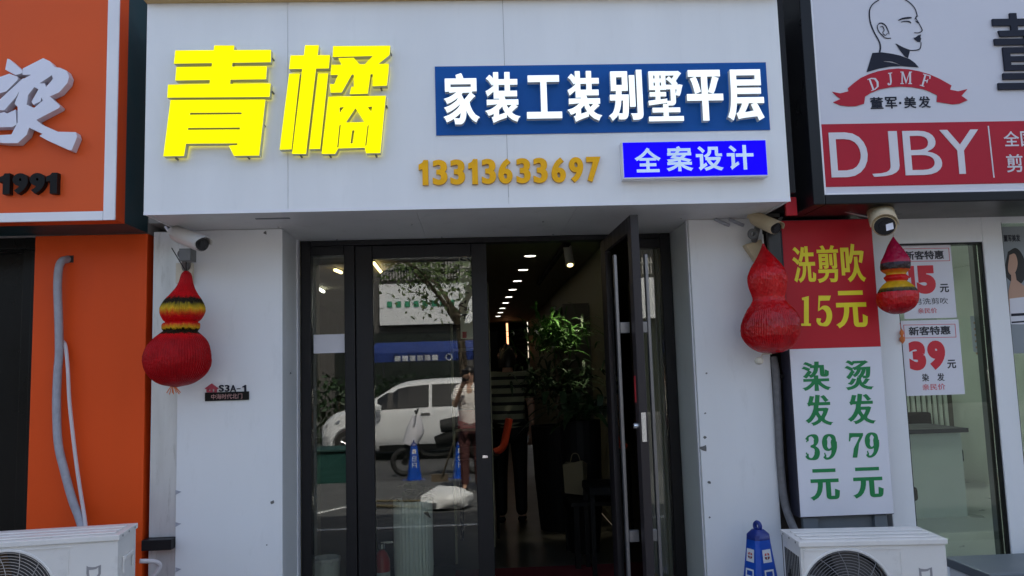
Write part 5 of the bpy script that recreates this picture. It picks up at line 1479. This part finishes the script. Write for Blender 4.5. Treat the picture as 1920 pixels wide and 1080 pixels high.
for i in range(2200):
    c = Vector((rnd.uniform(-4.5, 1.5), rnd.uniform(-15.0, -14.3), rnd.uniform(-.1, 1.45)+.12*math.sin(i)))
    u = Vector((rnd.gauss(0, 1), rnd.gauss(0, 1), rnd.gauss(0, 1))).normalized(); v = u.cross(Vector((.3, rnd.gauss(0, 1), 1))).normalized()
    hm.add([c-u*.09, c+v*.05, c+u*.09, c-v*.05], [(0, 1, 2, 3)])
obj('foliage', hm, M['leaf_dk'], hg)
sm = MB()
for i in range(8): sm.tube([(-4.2+i*.75, -14.65, -.1), (-4.15+i*.75, -14.6, 1.2)], .025, 6)
obj('stem', sm, M['bark'], hg)
ob = thing('opposite_building', 'long building across the street mirrored in the glass, white sign band', 'building', (0, -22, 0))
obj('wall', B(-25, 25, -30, -22, 0, 6.4), M['opp'], ob)
sg = MB().box(-3.25, 8, -21.98, -21.7, 3.2, 4.6)
obj('sign_band', sg, M['acm'], ob)
lv = MB()
for i in range(112): lv.box(-3.2+i*.1, -3.15+i*.1, -21.95, -21.8, 4.75, 6.3)
for z in (5.1, 5.7, 6.2): lv.box(-3.2, 8, -21.79, -21.75, z, z+.06)
obj('louvre', lv, M['concrete'], ob)
gm = MB()
for i in range(8): obj('sign_mark', B(-3.0+i*.30, -2.82+i*.30, -21.69, -21.68, 3.80, 4.0), M['oppgreen'], ob)
sfm = MB()
for i in range(10): sfm.box(-24+i*4.8, -19.8+i*4.8, -21.98, -21.9, .1, 2.95)
obj('shop_window', sfm, M['oppdark'], ob)
aw = thing('street_canopy', 'blue canopy across the street mirrored behind the white car', 'canopy', (-1.5, -17, 0))
am = MB().add([(-2.9, -16.2, 2.1), (.0, -16.2, 2.1), (.0, -17.8, 2.45), (-2.9, -17.8, 2.45), (-2.9, -16.2, 1.86), (.0, -16.2, 1.86)], [(0, 3, 2, 1), (4, 0, 1, 5)])
am.add([(-2.9, -17.8, 2.44), (.0, -17.8, 2.44), (.0, -19.4, 2.05), (-2.9, -19.4, 2.05)], [(0, 3, 2, 1)])
obj('canopy_cloth', am, M['awn'], aw)
for x in (-2.85, -.05):
    for y in (-16.3, -19.2): obj('leg', MB().tube([(x, y, -.1), (x, y, 2.08)], .03, 8), M['steel'], aw)
for i in range(6): obj('canopy_mark', B(-2.2+i*.2, -2.05+i*.2, -16.19, -16.185, 1.88, 2.02), M['sticker'], aw)
obj('canopy_emblem', MB().ring((-.75, -16.19, 1.95), .08, .015, 'y', 20, 5), M['sticker'], aw)
# scooter, sack, broom, wheelie bin
sc_ = thing('electric_scooter', 'dark electric scooter with pale fairing mirrored low in the door', 'scooter', (-.6, -7.7, -.12))
def wheel(x, y): return MB().ring((x, y, .11), .19, .045, 'y', 26, 8).tube([(x, y-.03, .11), (x, y+.03, .11)], .06, 10)
for x in (-1.2, -.05): obj('wheel', wheel(x, -7.7), M['tyre'], sc_, smooth=True)
obj('frame', MB().tube(spline([(-1.2, -7.7, .11), (-1.1, -7.7, .5), (-.9, -7.7, .22), (-.5, -7.7, .22), (-.3, -7.7, .45), (-.05, -7.7, .12)], 5), .05, 8), M['iblack'], sc_)
obj('fairing', MB().tube([(-1.12, -7.7, .38), (-1.02, -7.7, .62), (-1.0, -7.7, .85)], [.12, .15, .07], 12), M['paper'], sc_, smooth=True)
obj('saddle', MB().tube([(-.62, -7.7, .66), (-.35, -7.7, .68), (-.02, -7.7, .70)], [.10, .13, .09], 12), M['tyre'], sc_, smooth=True)
obj('handlebar', MB().tube([(-1.0, -8.0, .93), (-1.0, -7.7, .88), (-1.0, -7.4, .93)], .018, 8), M['tyre'], sc_)
obj('rear_body', MB().tube([(-.7, -7.7, .4), (-.3, -7.7, .5), (.05, -7.7, .5)], [.1, .15, .08], 12), M['iblack'], sc_, smooth=True)
sk = MB(); rnd = random.Random(2)
for j in range(9):
    for k in range(20):
        ph = math.pi*(j+.0)/8; a = 2*math.pi*k/20
        p = Vector((math.sin(ph)*math.cos(a), math.sin(ph)*math.sin(a), math.cos(ph)))
        s_ = 1+.28*noise.noise(p*2.3)+.12*noise.noise(p*6)
        sk.v.append((-.38+p.x*.30*s_, -3.7+p.y*.22*s_, max(.004, .10+p.z*.14*s_)))
for j in range(8):
    for k in range(20):
        h = (k+1) % 20; sk.f.append((j*20+k, (j+1)*20+k, (j+1)*20+h, j*20+h)); sk.mi.append(0)
tag(obj('plastic_sack', sk, mat('white_plastic', (.85, .85, .85), .35), smooth=True), 'crumpled white plastic sack on the paving mirrored above the planter', 'sack')
tag(obj('timber_batten', MB().tube([(-1.35, -3.95, .03), (-.62, -3.65, .03)], .02, 6), M['bag']), 'pale timber batten beside the sack, mirrored in the glass', 'batten')
tag(obj('timber_batten', MB().tube([(-1.30, -4.25, .03), (-.40, -4.05, .03)], .016, 6), M['bag']), 'thinner timber batten beyond the sack, mirrored in the glass', 'batten')
tag(obj('broom', MB().tube([(-.20, -5.6, .95), (-.55, -6.0, .02)], .014, 8).box(-.68, -.45, -6.06, -5.98, -.0, .10), M['bark']), 'long handled broom leaning near the mirrored person', 'broom')
gbin = thing('green_crate', 'dark green crate mirrored low in the left side light', 'crate', (-2.2, -6.7, 0))
obj('crate_body', B(-2.50, -1.85, -7.0, -6.4, -.12, .42), mat('green_plastic', (.01, .07, .06), .6), gbin, bevel=.02)
obj('crate_rim', MB().box(-2.53, -1.82, -7.03, -6.37, .421, .46), mat('green_rim', (.01, .05, .045), .6), gbin, bevel=.01)
